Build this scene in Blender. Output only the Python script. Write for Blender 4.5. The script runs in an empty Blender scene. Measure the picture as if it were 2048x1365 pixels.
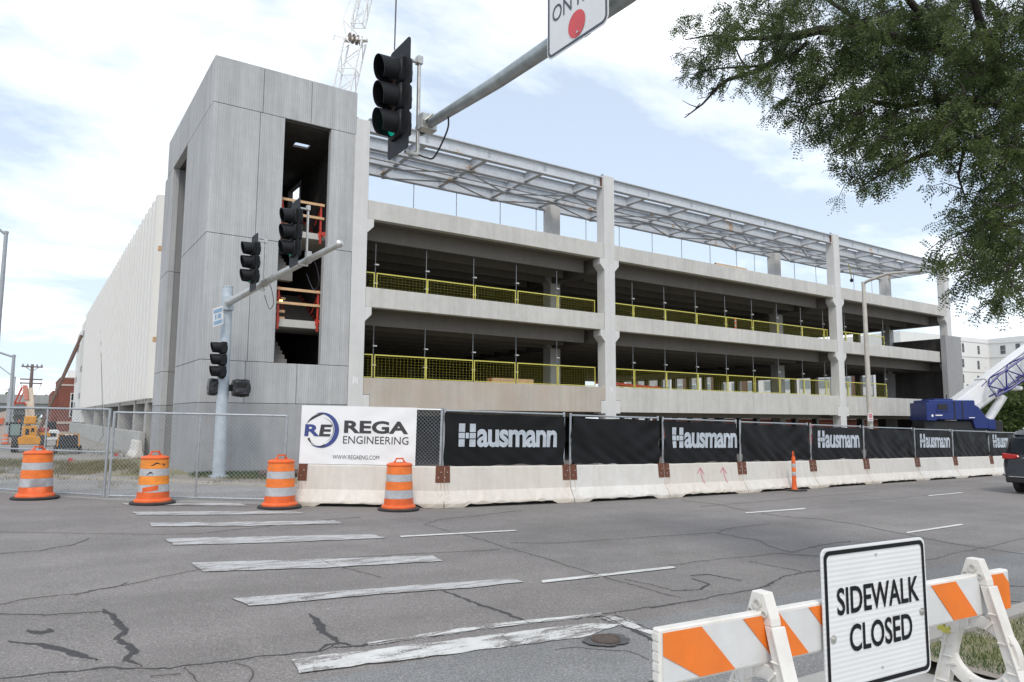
import bpy, bmesh, math, random
import numpy as np
from mathutils import Vector, Matrix

random.seed(7)
rng = np.random.default_rng(7)
scene = bpy.context.scene
col = scene.collection
PI = math.pi
rad = math.radians

# ------------------------------------------------------------------ camera
CZ = 1.68                                  # eye height of the photographer
FPX, CX, CY = 1433.09, 1024.0, 682.5       # focal length and centre in pixels of the 2048 px wide photograph
R_ = np.array([0.829131, -0.559028, 0.005422])
U_ = np.array([-0.064741, -0.08638, 0.994156])
F_ = np.array([0.555293, 0.824637, 0.107813])
cam_data = bpy.data.cameras.new('camera')
cam_data.sensor_width = 36.0
cam_data.lens = FPX / 2048.0 * 36.0
cam_data.clip_start = 0.05
cam_data.clip_end = 3000.0
cam = bpy.data.objects.new('camera', cam_data)
col.objects.link(cam)
cam.matrix_world = Matrix(((R_[0], U_[0], -F_[0], 0), (R_[1], U_[1], -F_[1], 0), (R_[2], U_[2], -F_[2], CZ), (0, 0, 0, 1)))
scene.camera = cam

# ------------------------------------------------------------------ light
SUN_EL, SUN_AZ = rad(52), rad(238)         # azimuth measured from +X towards +Y
sky_strength = 0.115
world = bpy.data.worlds.new('World')
scene.world = world
world.use_nodes = True
wn, wl = world.node_tree.nodes, world.node_tree.links
wn.clear()
def WN(t, **k):
    n = wn.new(t)
    for a, v in k.items():
        setattr(n, a, v)
    return n
w_out = WN('ShaderNodeOutputWorld')
w_bg = WN('ShaderNodeBackground')
w_bg.inputs[1].default_value = sky_strength
w_sky = WN('ShaderNodeTexSky', sky_type='NISHITA', sun_disc=False, sun_elevation=SUN_EL, sun_rotation=rad(90) - SUN_AZ,
           air_density=1.0, dust_density=2.0, ozone_density=1.2, altitude=300)
w_tc = WN('ShaderNodeTexCoord')
w_sep = WN('ShaderNodeSeparateXYZ')
wl.new(w_tc.outputs['Generated'], w_sep.inputs[0])
def wmath(op, a, b=None, clamp=False):
    n = WN('ShaderNodeMath', operation=op, use_clamp=clamp)
    for i, v in enumerate((a, b)):
        if v is None:
            continue
        if isinstance(v, (int, float)):
            n.inputs[i].default_value = v
        else:
            wl.new(v, n.inputs[i])
    return n.outputs[0]
zc = wmath('MAXIMUM', w_sep.outputs[2], 0.0)
den = wmath('ADD', zc, 0.22)
cxn = wmath('DIVIDE', w_sep.outputs[0], den)
cyn = wmath('DIVIDE', w_sep.outputs[1], den)
w_comb = WN('ShaderNodeCombineXYZ')
wl.new(cxn, w_comb.inputs[0]); wl.new(cyn, w_comb.inputs[1])
w_map = WN('ShaderNodeMapping')
w_map.inputs['Rotation'].default_value = (0, 0, rad(-34))
w_map.inputs['Location'].default_value = (0.3, 2.2, 0)
w_map.inputs['Scale'].default_value = (0.8, 1.25, 1)
wl.new(w_comb.outputs[0], w_map.inputs[0])
w_noise = WN('ShaderNodeTexNoise')
w_noise.inputs['Scale'].default_value = 1.15
w_noise.inputs['Detail'].default_value = 9
w_noise.inputs['Roughness'].default_value = 0.56
w_noise.inputs['Distortion'].default_value = 0.25
wl.new(w_map.outputs[0], w_noise.inputs['Vector'])
w_ramp = WN('ShaderNodeValToRGB')
w_ramp.color_ramp.elements[0].position = 0.47
w_ramp.color_ramp.elements[1].position = 0.73
wl.new(w_noise.outputs[0], w_ramp.inputs[0])
# haze: thin high veil, thicker towards the horizon
hz = wmath('POWER', wmath('SUBTRACT', 1.0, zc, True), 6.0)
veil = wmath('ADD', wmath('MULTIPLY', hz, 0.34), 0.62, True)
w_mix1 = WN('ShaderNodeMix', data_type='RGBA')
wl.new(veil, w_mix1.inputs[0])
wl.new(w_sky.outputs[0], w_mix1.inputs[6])
w_mix1.inputs[7].default_value = (6.0, 6.95, 8.1, 1)
w_mix2 = WN('ShaderNodeMix', data_type='RGBA')
wl.new(w_ramp.outputs[0], w_mix2.inputs[0])
wl.new(w_mix1.outputs[2], w_mix2.inputs[6])
w_mix2.inputs[7].default_value = (12.4, 12.5, 12.7, 1)
wl.new(w_mix2.outputs[2], w_bg.inputs[0])
wl.new(w_bg.outputs[0], w_out.inputs[0])

sun_data = bpy.data.lights.new('sun', 'SUN')
sun_data.energy = 1.5
sun_data.angle = rad(16)
sun_data.color = (1.0, 0.95, 0.88)
sun = bpy.data.objects.new('sun', sun_data)
col.objects.link(sun)
sd = Vector((math.cos(SUN_EL) * math.cos(SUN_AZ), math.cos(SUN_EL) * math.sin(SUN_AZ), math.sin(SUN_EL)))
sun.rotation_euler = sd.to_track_quat('Z', 'Y').to_euler()

vs = scene.view_settings
vs.view_transform = 'Standard'
vs.look = 'None'
vs.exposure = 0.38
vs.gamma = 1.0
vs.use_curve_mapping = False
scene.cycles.use_denoising = True
scene.cycles.max_bounces = 7
scene.cycles.diffuse_bounces = 4
scene.cycles.transparent_max_bounces = 8
scene.cycles.sample_clamp_indirect = 6

# ------------------------------------------------------------------ geometry helpers
GSL = -0.0185
def G(x):                                  # height of the street: it falls gently along the building
    return GSL * min(max(x, -40.0), 75.0)
def ray(x, y):
    return F_ + R_ * ((x - CX) / FPX) - U_ * ((y - CY) / FPX)
def _w(P):
    return Vector((float(P[0]), float(P[1]), float(P[2]) + CZ))
def ground_at(x, y, dz=0.0):
    r = ray(x, y)
    s = (-CZ + dz) / (r[2] - GSL * r[0])
    return _w(r * s)
def at_Y(x, y, Y):
    r = ray(x, y); return _w(r * (Y / r[1]))
def at_X(x, y, X):
    r = ray(x, y); return _w(r * (X / r[0]))
def at_depth(x, y, d):
    return _w(ray(x, y) * d)

ORIG = {}
class MB:
    def __init__(s):
        s.v = []; s.f = []; s.m = []
    def add(s, verts, faces, mi=0):
        o = len(s.v)
        s.v.extend([tuple(v) for v in verts])
        s.f.extend([tuple(i + o for i in f) for f in faces])
        s.m.extend([mi] * len(faces))
        return s
    def box(s, x0, x1, y0, y1, z0, z1, mi=0):
        v = [(x0, y0, z0), (x1, y0, z0), (x1, y1, z0), (x0, y1, z0), (x0, y0, z1), (x1, y0, z1), (x1, y1, z1), (x0, y1, z1)]
        f = [(3, 2, 1, 0), (4, 5, 6, 7), (0, 1, 5, 4), (1, 2, 6, 5), (2, 3, 7, 6), (3, 0, 4, 7)]
        return s.add(v, f, mi)
    def bar(s, a, b, w, h, mi=0, up=(0, 0, 1)):
        a, b = Vector(a), Vector(b)
        d = (b - a).normalized()
        upv = Vector(up)
        if abs(d.dot(upv)) > 0.98:
            upv = Vector((0, 1, 0))
        x = d.cross(upv).normalized() * (w / 2)
        y = x.cross(d).normalized() * (h / 2)
        v = [a - x - y, a + x - y, a + x + y, a - x + y, b - x - y, b + x - y, b + x + y, b - x + y]
        f = [(0, 1, 2, 3), (7, 6, 5, 4), (0, 4, 5, 1), (1, 5, 6, 2), (2, 6, 7, 3), (3, 7, 4, 0)]
        return s.add(v, f, mi)
    def tube(s, pts, r, n=8, mi=0, cap=True):
        pts = [Vector(p) for p in pts]
        rs = r if isinstance(r, (list, tuple)) else [r] * len(pts)
        o = len(s.v)
        prev = None
        for i, p in enumerate(pts):
            a = pts[max(i - 1, 0)]; b = pts[min(i + 1, len(pts) - 1)]
            d = (b - a)
            d = d.normalized() if d.length > 1e-9 else Vector((0, 0, 1))
            if prev is None:
                up = Vector((0, 0, 1)) if abs(d.z) < 0.9 else Vector((1, 0, 0))
                x = d.cross(up).normalized()
            else:
                x = (prev - d * prev.dot(d))
                x = x.normalized() if x.length > 1e-6 else d.orthogonal().normalized()
            prev = x
            y = d.cross(x)
            for k in range(n):
                t = 2 * PI * k / n
                s.v.append(tuple(p + (x * math.cos(t) + y * math.sin(t)) * rs[i]))
        for i in range(len(pts) - 1):
            for k in range(n):
                k2 = (k + 1) % n
                s.f.append((o + i * n + k, o + i * n + k2, o + (i + 1) * n + k2, o + (i + 1) * n + k)); s.m.append(mi)
        if cap:
            s.f.append(tuple(o + k for k in reversed(range(n)))); s.m.append(mi)
            e = o + (len(pts) - 1) * n
            s.f.append(tuple(e + k for k in range(n))); s.m.append(mi)
        return s
    def lathe(s, prof, c=(0, 0, 0), n=20, mi=0, axis='z'):
        o = len(s.v)
        c = Vector(c)
        for (r, h) in prof:
            for k in range(n):
                t = 2 * PI * k / n
                if axis == 'z':
                    p = Vector((r * math.cos(t), r * math.sin(t), h))
                elif axis == 'x':
                    p = Vector((h, r * math.cos(t), r * math.sin(t)))
                else:
                    p = Vector((r * math.cos(t), h, r * math.sin(t)))
                s.v.append(tuple(c + p))
        for i in range(len(prof) - 1):
            for k in range(n):
                k2 = (k + 1) % n
                s.f.append((o + i * n + k, o + i * n + k2, o + (i + 1) * n + k2, o + (i + 1) * n + k)); s.m.append(mi)
        return s
    def disc(s, c, r, axis='z', n=20, mi=0, flip=False):
        c = Vector(c); v = []
        for k in range(n):
            t = 2 * PI * k / n
            if axis == 'z': p = (r * math.cos(t), r * math.sin(t), 0)
            elif axis == 'x': p = (0, r * math.cos(t), r * math.sin(t))
            else: p = (r * math.cos(t), 0, r * math.sin(t))
            v.append(c + Vector(p))
        f = list(range(n))
        if flip: f.reverse()
        return s.add(v, [tuple(f)], mi)
    def prism(s, poly, a, b, axis='y', mi=0):
        """polygon extruded along an axis; poly = (x,z) for y, (y,z) for x, (x,y) for z"""
        n = len(poly)
        def P(q, t):
            if axis == 'y': return (q[0], t, q[1])
            if axis == 'x': return (t, q[0], q[1])
            return (q[0], q[1], t)
        v = [P(q, a) for q in poly] + [P(q, b) for q in poly]
        f = [tuple(range(n)), tuple(reversed(range(n, 2 * n)))]
        for i in range(n):
            j = (i + 1) % n
            f.append((i, i + n, j + n, j))
        return s.add(v, f, mi)
    def quad(s, a, b, c, d, mi=0):
        return s.add([a, b, c, d], [(0, 1, 2, 3)], mi)
    def build(s, name, mats, parent=None, smooth=False, bevel=0.0, local=False, fix=True, seg=1):
        me = bpy.data.meshes.new(name)
        off = Vector((0, 0, 0))
        if parent is not None and not local:
            off = ORIG.get(parent.name, Vector((0, 0, 0)))
        me.from_pydata([(v[0] - off.x, v[1] - off.y, v[2] - off.z) for v in s.v], [], s.f)
        if not isinstance(mats, (list, tuple)):
            mats = [mats]
        for m in mats:
            me.materials.append(m)
        if len(mats) > 1:
            me.polygons.foreach_set('material_index', s.m)
        if fix or bevel > 0:
            bm = bmesh.new(); bm.from_mesh(me)
            if bevel > 0:
                ed = [e for e in bm.edges if len(e.link_faces) == 2 and e.calc_face_angle(0) > 0.6]
                bmesh.ops.bevel(bm, geom=ed, offset=bevel, segments=seg, affect='EDGES', clamp_overlap=True)
            if fix:
                bmesh.ops.recalc_face_normals(bm, faces=bm.faces)
            bm.to_mesh(me); bm.free()
        if smooth:
            me.polygons.foreach_set('use_smooth', [True] * len(me.polygons))
            try:
                me.set_sharp_from_angle(angle=rad(38))
            except Exception:
                pass
        me.update()
        o = bpy.data.objects.new(name, me)
        col.objects.link(o)
        if parent is not None:
            o.parent = parent
            ORIG[o.name] = off
        return o

def tag(o, label=None, cat=None, group=None, kind=None):
    if label: o['label'] = label
    if cat: o['category'] = cat
    if group: o['group'] = group
    if kind: o['kind'] = kind
    return o
def thing(name, label, cat, loc=(0, 0, 0), rotz=0.0, group=None, kind=None):
    o = bpy.data.objects.new(name, None)
    o.empty_display_size = 0.2
    col.objects.link(o)
    o.location = loc
    o.rotation_euler = (0, 0, rotz)
    ORIG[o.name] = Vector(loc)
    return tag(o, label, cat, group, kind)
def copy_tree(o, parent=None):
    c = o.copy(); col.objects.link(c); c.parent = parent
    ORIG[c.name] = ORIG.get(o.name, Vector((0, 0, 0)))
    for ch in list(o.children):
        copy_tree(ch, c)
    return c
def dup(o, loc, rotz=None, label=None, group=None):
    c = copy_tree(o)
    c.location = loc
    if rotz is not None: c.rotation_euler = (0, 0, rotz)
    return tag(c, label, None, group)
ORD = ['first', 'second', 'third', 'fourth', 'fifth', 'sixth', 'seventh', 'eighth', 'ninth', 'tenth', 'eleventh', 'twelfth']

def text_shape(txt, bold=0.0, space=1.0):
    cu = bpy.data.curves.new('lettering', 'FONT')
    cu.body = txt; cu.size = 1.0; cu.offset = bold; cu.space_character = space; cu.resolution_u = 4
    o = bpy.data.objects.new('lettering', cu)
    col.objects.link(o)
    dg = bpy.context.evaluated_depsgraph_get()
    dg.update()
    me = o.evaluated_get(dg).to_mesh()
    v = [(p.co.x, p.co.y) for p in me.vertices]
    f = [tuple(p.vertices) for p in me.polygons]
    o.evaluated_get(dg).to_mesh_clear()
    bpy.data.objects.remove(o); bpy.data.curves.remove(cu)
    return v, f
def text_fit(mb, txt, fn, x0, x1, y0, y1, bold=0.0, mi=0, space=1.0, shear=0.0):
    v, f = text_shape(txt, bold, space)
    xs = [p[0] for p in v]; ys = [p[1] for p in v]
    ax, bx, ay, by = min(xs), max(xs), min(ys), max(ys)
    out = []
    for p in v:
        ty = (p[1] - ay) / (by - ay)
        out.append(fn(x0 + (p[0] - ax) / (bx - ax) * (x1 - x0) + shear * (ty - 0.5) * (y1 - y0), y0 + ty * (y1 - y0)))
    mb.add(out, f, mi)

# ------------------------------------------------------------------ materials
MATS = {}
def new_mat(name):
    m = bpy.data.materials.new(name); m.use_nodes = True
    nt = m.node_tree; nt.nodes.clear()
    out = nt.nodes.new('ShaderNodeOutputMaterial')
    b = nt.nodes.new('ShaderNodeBsdfPrincipled')
    nt.links.new(b.outputs[0], out.inputs[0])
    return m, nt, b
class NT:
    def __init__(s, nt): s.nt = nt
    def n(s, t, **k):
        x = s.nt.nodes.new(t)
        for a, v in k.items(): setattr(x, a, v)
        return x
    def lk(s, a, b): s.nt.links.new(a, b)
    def pos(s, scale=(1, 1, 1), obj=False, rot=(0, 0, 0)):
        if obj:
            g = s.n('ShaderNodeTexCoord').outputs['Object']
        else:
            g = s.n('ShaderNodeNewGeometry').outputs['Position']
        m = s.n('ShaderNodeMapping'); m.inputs['Scale'].default_value = scale; m.inputs['Rotation'].default_value = rot
        s.lk(g, m.inputs[0]); return m.outputs[0]
    def noise(s, vec, scale, detail=4, rough=0.55, dist=0.0):
        x = s.n('ShaderNodeTexNoise'); x.inputs['Scale'].default_value = scale; x.inputs['Detail'].default_value = detail
        x.inputs['Roughness'].default_value = rough; x.inputs['Distortion'].default_value = dist
        s.lk(vec, x.inputs['Vector']); return x.outputs[0]
    def vor(s, vec, scale, feature='F1'):
        x = s.n('ShaderNodeTexVoronoi', feature=feature); x.inputs['Scale'].default_value = scale
        s.lk(vec, x.inputs['Vector']); return x
    def ramp(s, fac, stops):
        r = s.n('ShaderNodeValToRGB'); e = r.color_ramp.elements
        while len(e) < len(stops): e.new(0.5)
        for i, (p, c) in enumerate(stops):
            e[i].position = p; e[i].color = (c[0], c[1], c[2], 1) if isinstance(c, tuple) else (c, c, c, 1)
        s.lk(fac, r.inputs[0]); return r.outputs[0]
    def mix(s, fac, a, b, mode='MIX'):
        m = s.n('ShaderNodeMix', data_type='RGBA', blend_type=mode)
        for i, v in ((0, fac), (6, a), (7, b)):
            if isinstance(v, (int, float)): m.inputs[i].default_value = v
            elif isinstance(v, tuple): m.inputs[i].default_value = (*v, 1)
            else: s.lk(v, m.inputs[i])
        return m.outputs[2]
    def math(s, op, a, b=0.0, clamp=False):
        m = s.n('ShaderNodeMath', operation=op, use_clamp=clamp)
        for i, v in ((0, a), (1, b)):
            if isinstance(v, (int, float)): m.inputs[i].default_value = v
            else: s.lk(v, m.inputs[i])
        return m.outputs[0]
    def bump(s, h, strength=0.3, dist=0.01):
        b = s.n('ShaderNodeBump'); b.inputs['Strength'].default_value = strength; b.inputs['Distance'].default_value = dist
        s.lk(h, b.inputs['Height']); return b.outputs[0]

def plain(name, c, rough=0.6, metal=0.0, var=0.08, scale=6.0, bump=0.0, obj=True, spec=None, dirt=None, dirtamt=0.0):
    if name in MATS: return MATS[name]
    m, nt, b = new_mat(name); N = NT(nt)
    v = N.pos(obj=obj)
    n = N.noise(v, scale, 5, 0.6)
    lo = tuple(max(0, x * (1 - var * 1.6)) for x in c); hi = tuple(min(1, x * (1 + var * 1.6)) for x in c)
    cc = N.ramp(n, [(0.25, lo), (0.75, hi)])
    if dirt:
        d = N.noise(v, scale * 0.45, 6, 0.7)
        cc = N.mix(N.math('MULTIPLY', N.ramp(d, [(0.45, 0.0), (0.75, 1.0)]), dirtamt), cc, dirt)
    N.lk(cc, b.inputs['Base Color'])
    r = N.ramp(n, [(0.2, max(0, rough - 0.08)), (0.8, min(1, rough + 0.08))])
    N.lk(r, b.inputs['Roughness'])
    b.inputs['Metallic'].default_value = metal
    if spec is not None: b.inputs['Specular IOR Level'].default_value = spec
    if bump:
        N.lk(N.bump(N.noise(v, scale * 6, 3), bump, 0.01), b.inputs['Normal'])
    MATS[name] = m
    return m
def emission(name, c, s):
    m, nt, b = new_mat(name)
    b.inputs['Base Color'].default_value = (*c, 1)
    b.inputs['Emission Color'].default_value = (*c, 1)
    b.inputs['Emission Strength'].default_value = s
    MATS[name] = m; return m
def concrete(name, c, var=0.12, streak=0.2, warm=None, ribs=0.0, ribdir=None, grime=0.0, bump=0.15):
    m, nt, b = new_mat(name); N = NT(nt)
    p = N.pos()
    big = N.noise(p, 0.55, 5, 0.6)
    mid = N.noise(p, 3.2, 6, 0.65)
    fine = N.noise(p, 60, 3, 0.7)
    st = N.noise(N.pos((2.6, 2.6, 0.16)), 1.1, 6, 0.68)
    lo = tuple(x * (1 - var) for x in c); hi = tuple(x * (1 + var) for x in c)
    cc = N.ramp(N.math('ADD', N.math('MULTIPLY', big, 0.55), N.math('MULTIPLY', mid, 0.45)), [(0.32, lo), (0.68, hi)])
    cc = N.mix(1.0, cc, N.ramp(st, [(0.28, 1 - streak), (0.72, 1 + streak * 0.5)]), 'MULTIPLY')
    cc = N.mix(1.0, cc, N.ramp(fine, [(0.3, 0.93), (0.7, 1.06)]), 'MULTIPLY')
    if warm:
        cc = N.mix(N.math('MULTIPLY', N.ramp(N.noise(p, 0.8, 4), [(0.4, 0.0), (0.65, 1.0)]), 0.6), cc, warm)
    if grime:
        gr = N.noise(N.pos((2.5, 2.5, 0.12)), 1.0, 6, 0.7)
        cc = N.mix(N.math('MULTIPLY', N.ramp(gr, [(0.52, 0.0), (0.72, 1.0)]), grime), cc, (0.16, 0.14, 0.12))
    h = N.math('ADD', N.math('MULTIPLY', fine, 0.35), mid)
    if ribs:
        # fine vertical form-liner ribs; the two wall directions share one scalar x+y
        sx = N.n('ShaderNodeSeparateXYZ'); N.lk(p, sx.inputs[0])
        u = N.math('ADD', sx.outputs[0], sx.outputs[1])
        w = N.math('SINE', N.math('MULTIPLY', u, 2 * PI / ribs))
        jit = N.noise(N.pos((9, 9, 0.3)), 1.0, 3)
        cc = N.mix(1.0, cc, N.ramp(N.math('ADD', N.math('MULTIPLY', w, 0.25), N.math('MULTIPLY', jit, 1.0)), [(0.2, 0.92), (0.8, 1.05)]), 'MULTIPLY')
        h = N.math('ADD', N.math('MULTIPLY', w, 2.2), h)
    N.lk(cc, b.inputs['Base Color'])
    b.inputs['Roughness'].default_value = 0.88
    b.inputs['Specular IOR Level'].default_value = 0.25
    N.lk(N.bump(h, bump if not ribs else 0.16, 0.006), b.inputs['Normal'])
    MATS[name] = m
    return m

def asphalt_nodes(N, tint=(0.216, 0.199, 0.187), light=0.0):
    p = N.pos()
    big = N.noise(p, 0.16, 5, 0.6)
    mid = N.noise(p, 1.4, 6, 0.65)
    cc = N.ramp(N.math('ADD', N.math('MULTIPLY', big, 0.6), N.math('MULTIPLY', mid, 0.4)),
                [(0.35, tuple(x * 0.80 for x in tint)), (0.65, tuple(x * 1.16 for x in tint))])
    fine = N.noise(p, 58, 4, 0.8)
    cc = N.mix(1.0, cc, N.ramp(fine, [(0.3, 0.50), (0.7, 1.50)]), 'MULTIPLY')
    v = N.vor(p, 48)
    stone = N.math('MULTIPLY', N.ramp(v.outputs['Distance'], [(0.12, 1.0), (0.42, 0.0)]), 1.0)
    sel = N.ramp(N.noise(p, 40, 2), [(0.50, 0.0), (0.60, 1.0)])
    cc = N.mix(N.math('MULTIPLY', N.math('MULTIPLY', stone, sel), 0.85), cc, (0.46, 0.43, 0.41))
    wear = N.noise(N.pos((0.12, 1.0, 1.0)), 0.75, 4)
    cc = N.mix(1.0, cc, N.ramp(wear, [(0.3, 0.84), (0.7, 1.12)]), 'MULTIPLY')
    h = N.math('ADD', fine, N.math('MULTIPLY', stone, 0.5))
    return cc, h, p
def make_asphalt(name, tint):
    m, nt, b = new_mat(name); N = NT(nt)
    cc, h, p = asphalt_nodes(N, tint)
    N.lk(cc, b.inputs['Base Color']); b.inputs['Roughness'].default_value = 0.9
    b.inputs['Specular IOR Level'].default_value = 0.25
    N.lk(N.bump(h, 0.45, 0.006), b.inputs['Normal'])
    MATS[name] = m; return m
def make_paint(name, c, wear):
    m, nt, b = new_mat(name); N = NT(nt)
    cc, h, p = asphalt_nodes(N)
    w1 = N.noise(N.pos((0.5, 2.2, 1)), 3.2, 8, 0.72, 0.3)
    w2 = N.noise(p, 55, 3, 0.7)
    k = N.math('ADD', N.math('MULTIPLY', w1, 0.75), N.math('MULTIPLY', w2, 0.25))
    fac = N.ramp(k, [(wear, 0.0), (wear + 0.05, 1.0)])
    pc = N.mix(1.0, c, N.ramp(N.noise(p, 9, 5), [(0.3, 0.84), (0.7, 1.08)]), 'MULTIPLY')
    N.lk(N.mix(fac, cc, pc), b.inputs['Base Color']); b.inputs['Roughness'].default_value = 0.8
    N.lk(N.bump(h, 0.3, 0.005), b.inputs['Normal'])
    MATS[name] = m; return m
def make_steel():
    m, nt, b = new_mat('galvanized_steel'); N = NT(nt)
    p = N.pos()
    v = N.vor(p, 9)
    n = N.noise(p, 3, 5, 0.65)
    cc = N.ramp(N.math('ADD', N.math('MULTIPLY', v.outputs['Distance'], 0.3), n), [(0.4, (0.48, 0.50, 0.525)), (0.8, (0.58, 0.60, 0.625))])
    rust = N.ramp(N.noise(p, 0.95, 5, 0.6), [(0.62, 0.0), (0.66, 1.0)])
    rust = N.math('MULTIPLY', rust, N.ramp(N.noise(p, 7, 4), [(0.40, 0.0), (0.6, 1.0)]))
    N.lk(N.mix(rust, cc, (0.42, 0.22, 0.06)), b.inputs['Base Color'])
    b.inputs['Metallic'].default_value = 0.12; b.inputs['Roughness'].default_value = 0.55
    MATS['galvanized_steel'] = m; return m
def make_barrier_mat():
    m, nt, b = new_mat('barrier_concrete'); N = NT(nt)
    p = N.pos()
    oi = N.n('ShaderNodeObjectInfo')
    big = N.noise(p, 0.9, 5, 0.62); mid = N.noise(p, 5, 6, 0.7); fine = N.noise(p, 70, 3)
    cc = N.ramp(N.math('ADD', N.math('MULTIPLY', big, .6), N.math('MULTIPLY', mid, .4)), [(0.32, (0.58, 0.555, 0.51)), (0.68, (0.73, 0.71, 0.67))])
    cc = N.mix(N.math('MULTIPLY', oi.outputs['Random'], 0.55), cc, (0.64, 0.56, 0.46))
    st = N.noise(N.pos((7, 7, 0.5)), 1.2, 5, .65)
    cc = N.mix(1.0, cc, N.ramp(st, [(0.3, 0.93), (0.7, 1.04)]), 'MULTIPLY')
    cc = N.mix(1.0, cc, N.ramp(fine, [(0.3, 0.93), (0.7, 1.05)]), 'MULTIPLY')
    pit = N.ramp(N.vor(p, 14).outputs['Distance'], [(0.03, 1.0), (0.07, 0.0)])
    pit = N.math('MULTIPLY', pit, N.ramp(N.noise(p, 4, 2), [(0.5, 0.0), (0.55, 1.0)]))
    cc = N.mix(N.math('MULTIPLY', pit, 0.7), cc, (0.2, 0.17, 0.13))
    # road grime splashed along the foot of each barrier (object space height)
    tc = N.n('ShaderNodeTexCoord'); sp = N.n('ShaderNodeSeparateXYZ'); N.lk(tc.outputs['Object'], sp.inputs[0])
    foot = N.math('MULTIPLY', N.ramp(N.math('ADD', sp.outputs[2], N.math('MULTIPLY', mid, 0.16)), [(0.08, 1.0), (0.22, 0.0)]), 0.55)
    cc = N.mix(foot, cc, (0.33, 0.26, 0.17))
    gs = N.n('ShaderNodeSeparateXYZ'); N.lk(tc.outputs['Generated'], gs.inputs[0])
    ends = N.math('ABSOLUTE', N.math('SUBTRACT', gs.outputs[0], 0.5))
    ends = N.ramp(ends, [(0.438, 0.0), (0.446, 1.0)])
    run = N.math('MULTIPLY', N.ramp(N.noise(N.pos((30, 30, 0.8)), 1.0, 3), [(0.5, 0.0), (0.68, 1.0)]), N.ramp(gs.outputs[2], [(0.05, 0.25), (0.6, 1.0)]))
    cc = N.mix(N.math('MULTIPLY', N.math('MULTIPLY', ends, run), 0.7), cc, (0.36, 0.20, 0.08))
    N.lk(cc, b.inputs['Base Color']); b.inputs['Roughness'].default_value = 0.9
    b.inputs['Specular IOR Level'].default_value = 0.2
    N.lk(N.bump(N.math('ADD', mid, N.math('MULTIPLY', fine, .4)), 0.25, 0.008), b.inputs['Normal'])
    MATS['barrier_concrete'] = m; return m
def make_brick():
    m, nt, b = new_mat('far_brick'); N = NT(nt)
    p = N.pos()
    br = N.n('ShaderNodeTexBrick'); br.inputs['Scale'].default_value = 1.0
    br.inputs['Brick Width'].default_value = 0.6; br.inputs['Row Height'].default_value = 0.2; br.inputs['Mortar Size'].default_value = 0.012
    br.inputs['Color1'].default_value = (0.23, 0.075, 0.05, 1); br.inputs['Color2'].default_value = (0.18, 0.06, 0.045, 1); br.inputs['Mortar'].default_value = (0.24, 0.13, 0.1, 1)
    mp = N.pos((1, 1, 1), rot=(rad(90), 0, rad(45))); N.lk(mp, br.inputs['Vector'])
    cc = N.mix(1.0, br.outputs['Color'], N.ramp(N.noise(p, 0.7, 4), [(0.3, 0.85), (0.7, 1.1)]), 'MULTIPLY')
    N.lk(cc, b.inputs['Base Color']); b.inputs['Roughness'].default_value = 0.9
    MATS['far_brick'] = m; return m
def make_leaf(name, a, bcol):
    m, nt, b = new_mat(name); N = NT(nt)
    p = N.pos()
    cc = N.ramp(N.noise(p, 2.2, 4, 0.6), [(0.35, a), (0.7, bcol)])
    cc = N.mix(1.0, cc, N.ramp(N.noise(p, 30, 2), [(0.3, 0.7), (0.7, 1.3)]), 'MULTIPLY')
    N.lk(cc, b.inputs['Base Color']); b.inputs['Roughness'].default_value = 0.55
    b.inputs['Specular IOR Level'].default_value = 0.3
    t = N.n('ShaderNodeBsdfTranslucent'); N.lk(cc, t.inputs[0])
    mx = N.n('ShaderNodeMixShader'); mx.inputs[0].default_value = 0.36
    out = [x for x in nt.nodes if x.type == 'OUTPUT_MATERIAL'][0]
    N.lk(b.outputs[0], mx.inputs[1]); N.lk(t.outputs[0], mx.inputs[2]); N.lk(mx.outputs[0], out.inputs[0])
    MATS[name] = m; return m
def make_ground():
    m, nt, b = new_mat('dirt_and_grass'); N = NT(nt)
    p = N.pos()
    a = N.noise(p, 0.35, 6, 0.65); f = N.noise(p, 18, 5, 0.7)
    dirt = N.ramp(f, [(0.3, (0.19, 0.16, 0.13)), (0.7, (0.36, 0.32, 0.27))])
    gr = N.ramp(f, [(0.3, (0.13, 0.13, 0.05)), (0.7, (0.30, 0.27, 0.13))])
    cc = N.mix(N.ramp(a, [(0.45, 0.0), (0.55, 1.0)]), dirt, gr)
    N.lk(cc, b.inputs['Base Color']); b.inputs['Roughness'].default_value = 0.95
    N.lk(N.bump(f, 0.6, 0.03), b.inputs['Normal'])
    MATS['dirt_and_grass'] = m; return m

def make_crack(name, c, thr, tint):
    m, nt, b = new_mat(name); N = NT(nt)
    cc, h, p = asphalt_nodes(N, tint)
    at = N.n('ShaderNodeAttribute', attribute_name='core')
    n1 = N.noise(p, 11, 6, 0.75); n2 = N.noise(p, 70, 3, 0.7)
    k = N.math('ADD', at.outputs['Fac'], N.math('MULTIPLY', N.math('SUBTRACT', N.math('ADD', N.math('MULTIPLY', n1, .7), N.math('MULTIPLY', n2, .3)), .5), 1.7))
    fac = N.ramp(k, [(thr, 0.0), (thr + .16, 1.0)])
    tc_ = N.mix(1.0, c, N.ramp(n2, [(0.3, 0.7), (0.7, 1.4)]), 'MULTIPLY')
    N.lk(N.mix(fac, cc, tc_), b.inputs['Base Color']); b.inputs['Roughness'].default_value = 0.85
    b.inputs['Specular IOR Level'].default_value = 0.25
    N.lk(N.bump(h, 0.35, 0.005), b.inputs['Normal'])
    MATS[name] = m; return m
asphalt = make_asphalt('road_asphalt', (0.216, 0.199, 0.187))
asphalt_light = make_asphalt('gutter_surface', (0.215, 0.212, 0.208))
tar = make_crack('crack_tar', (0.062, 0.060, 0.060), .34, (0.216, 0.199, 0.187))
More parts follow.
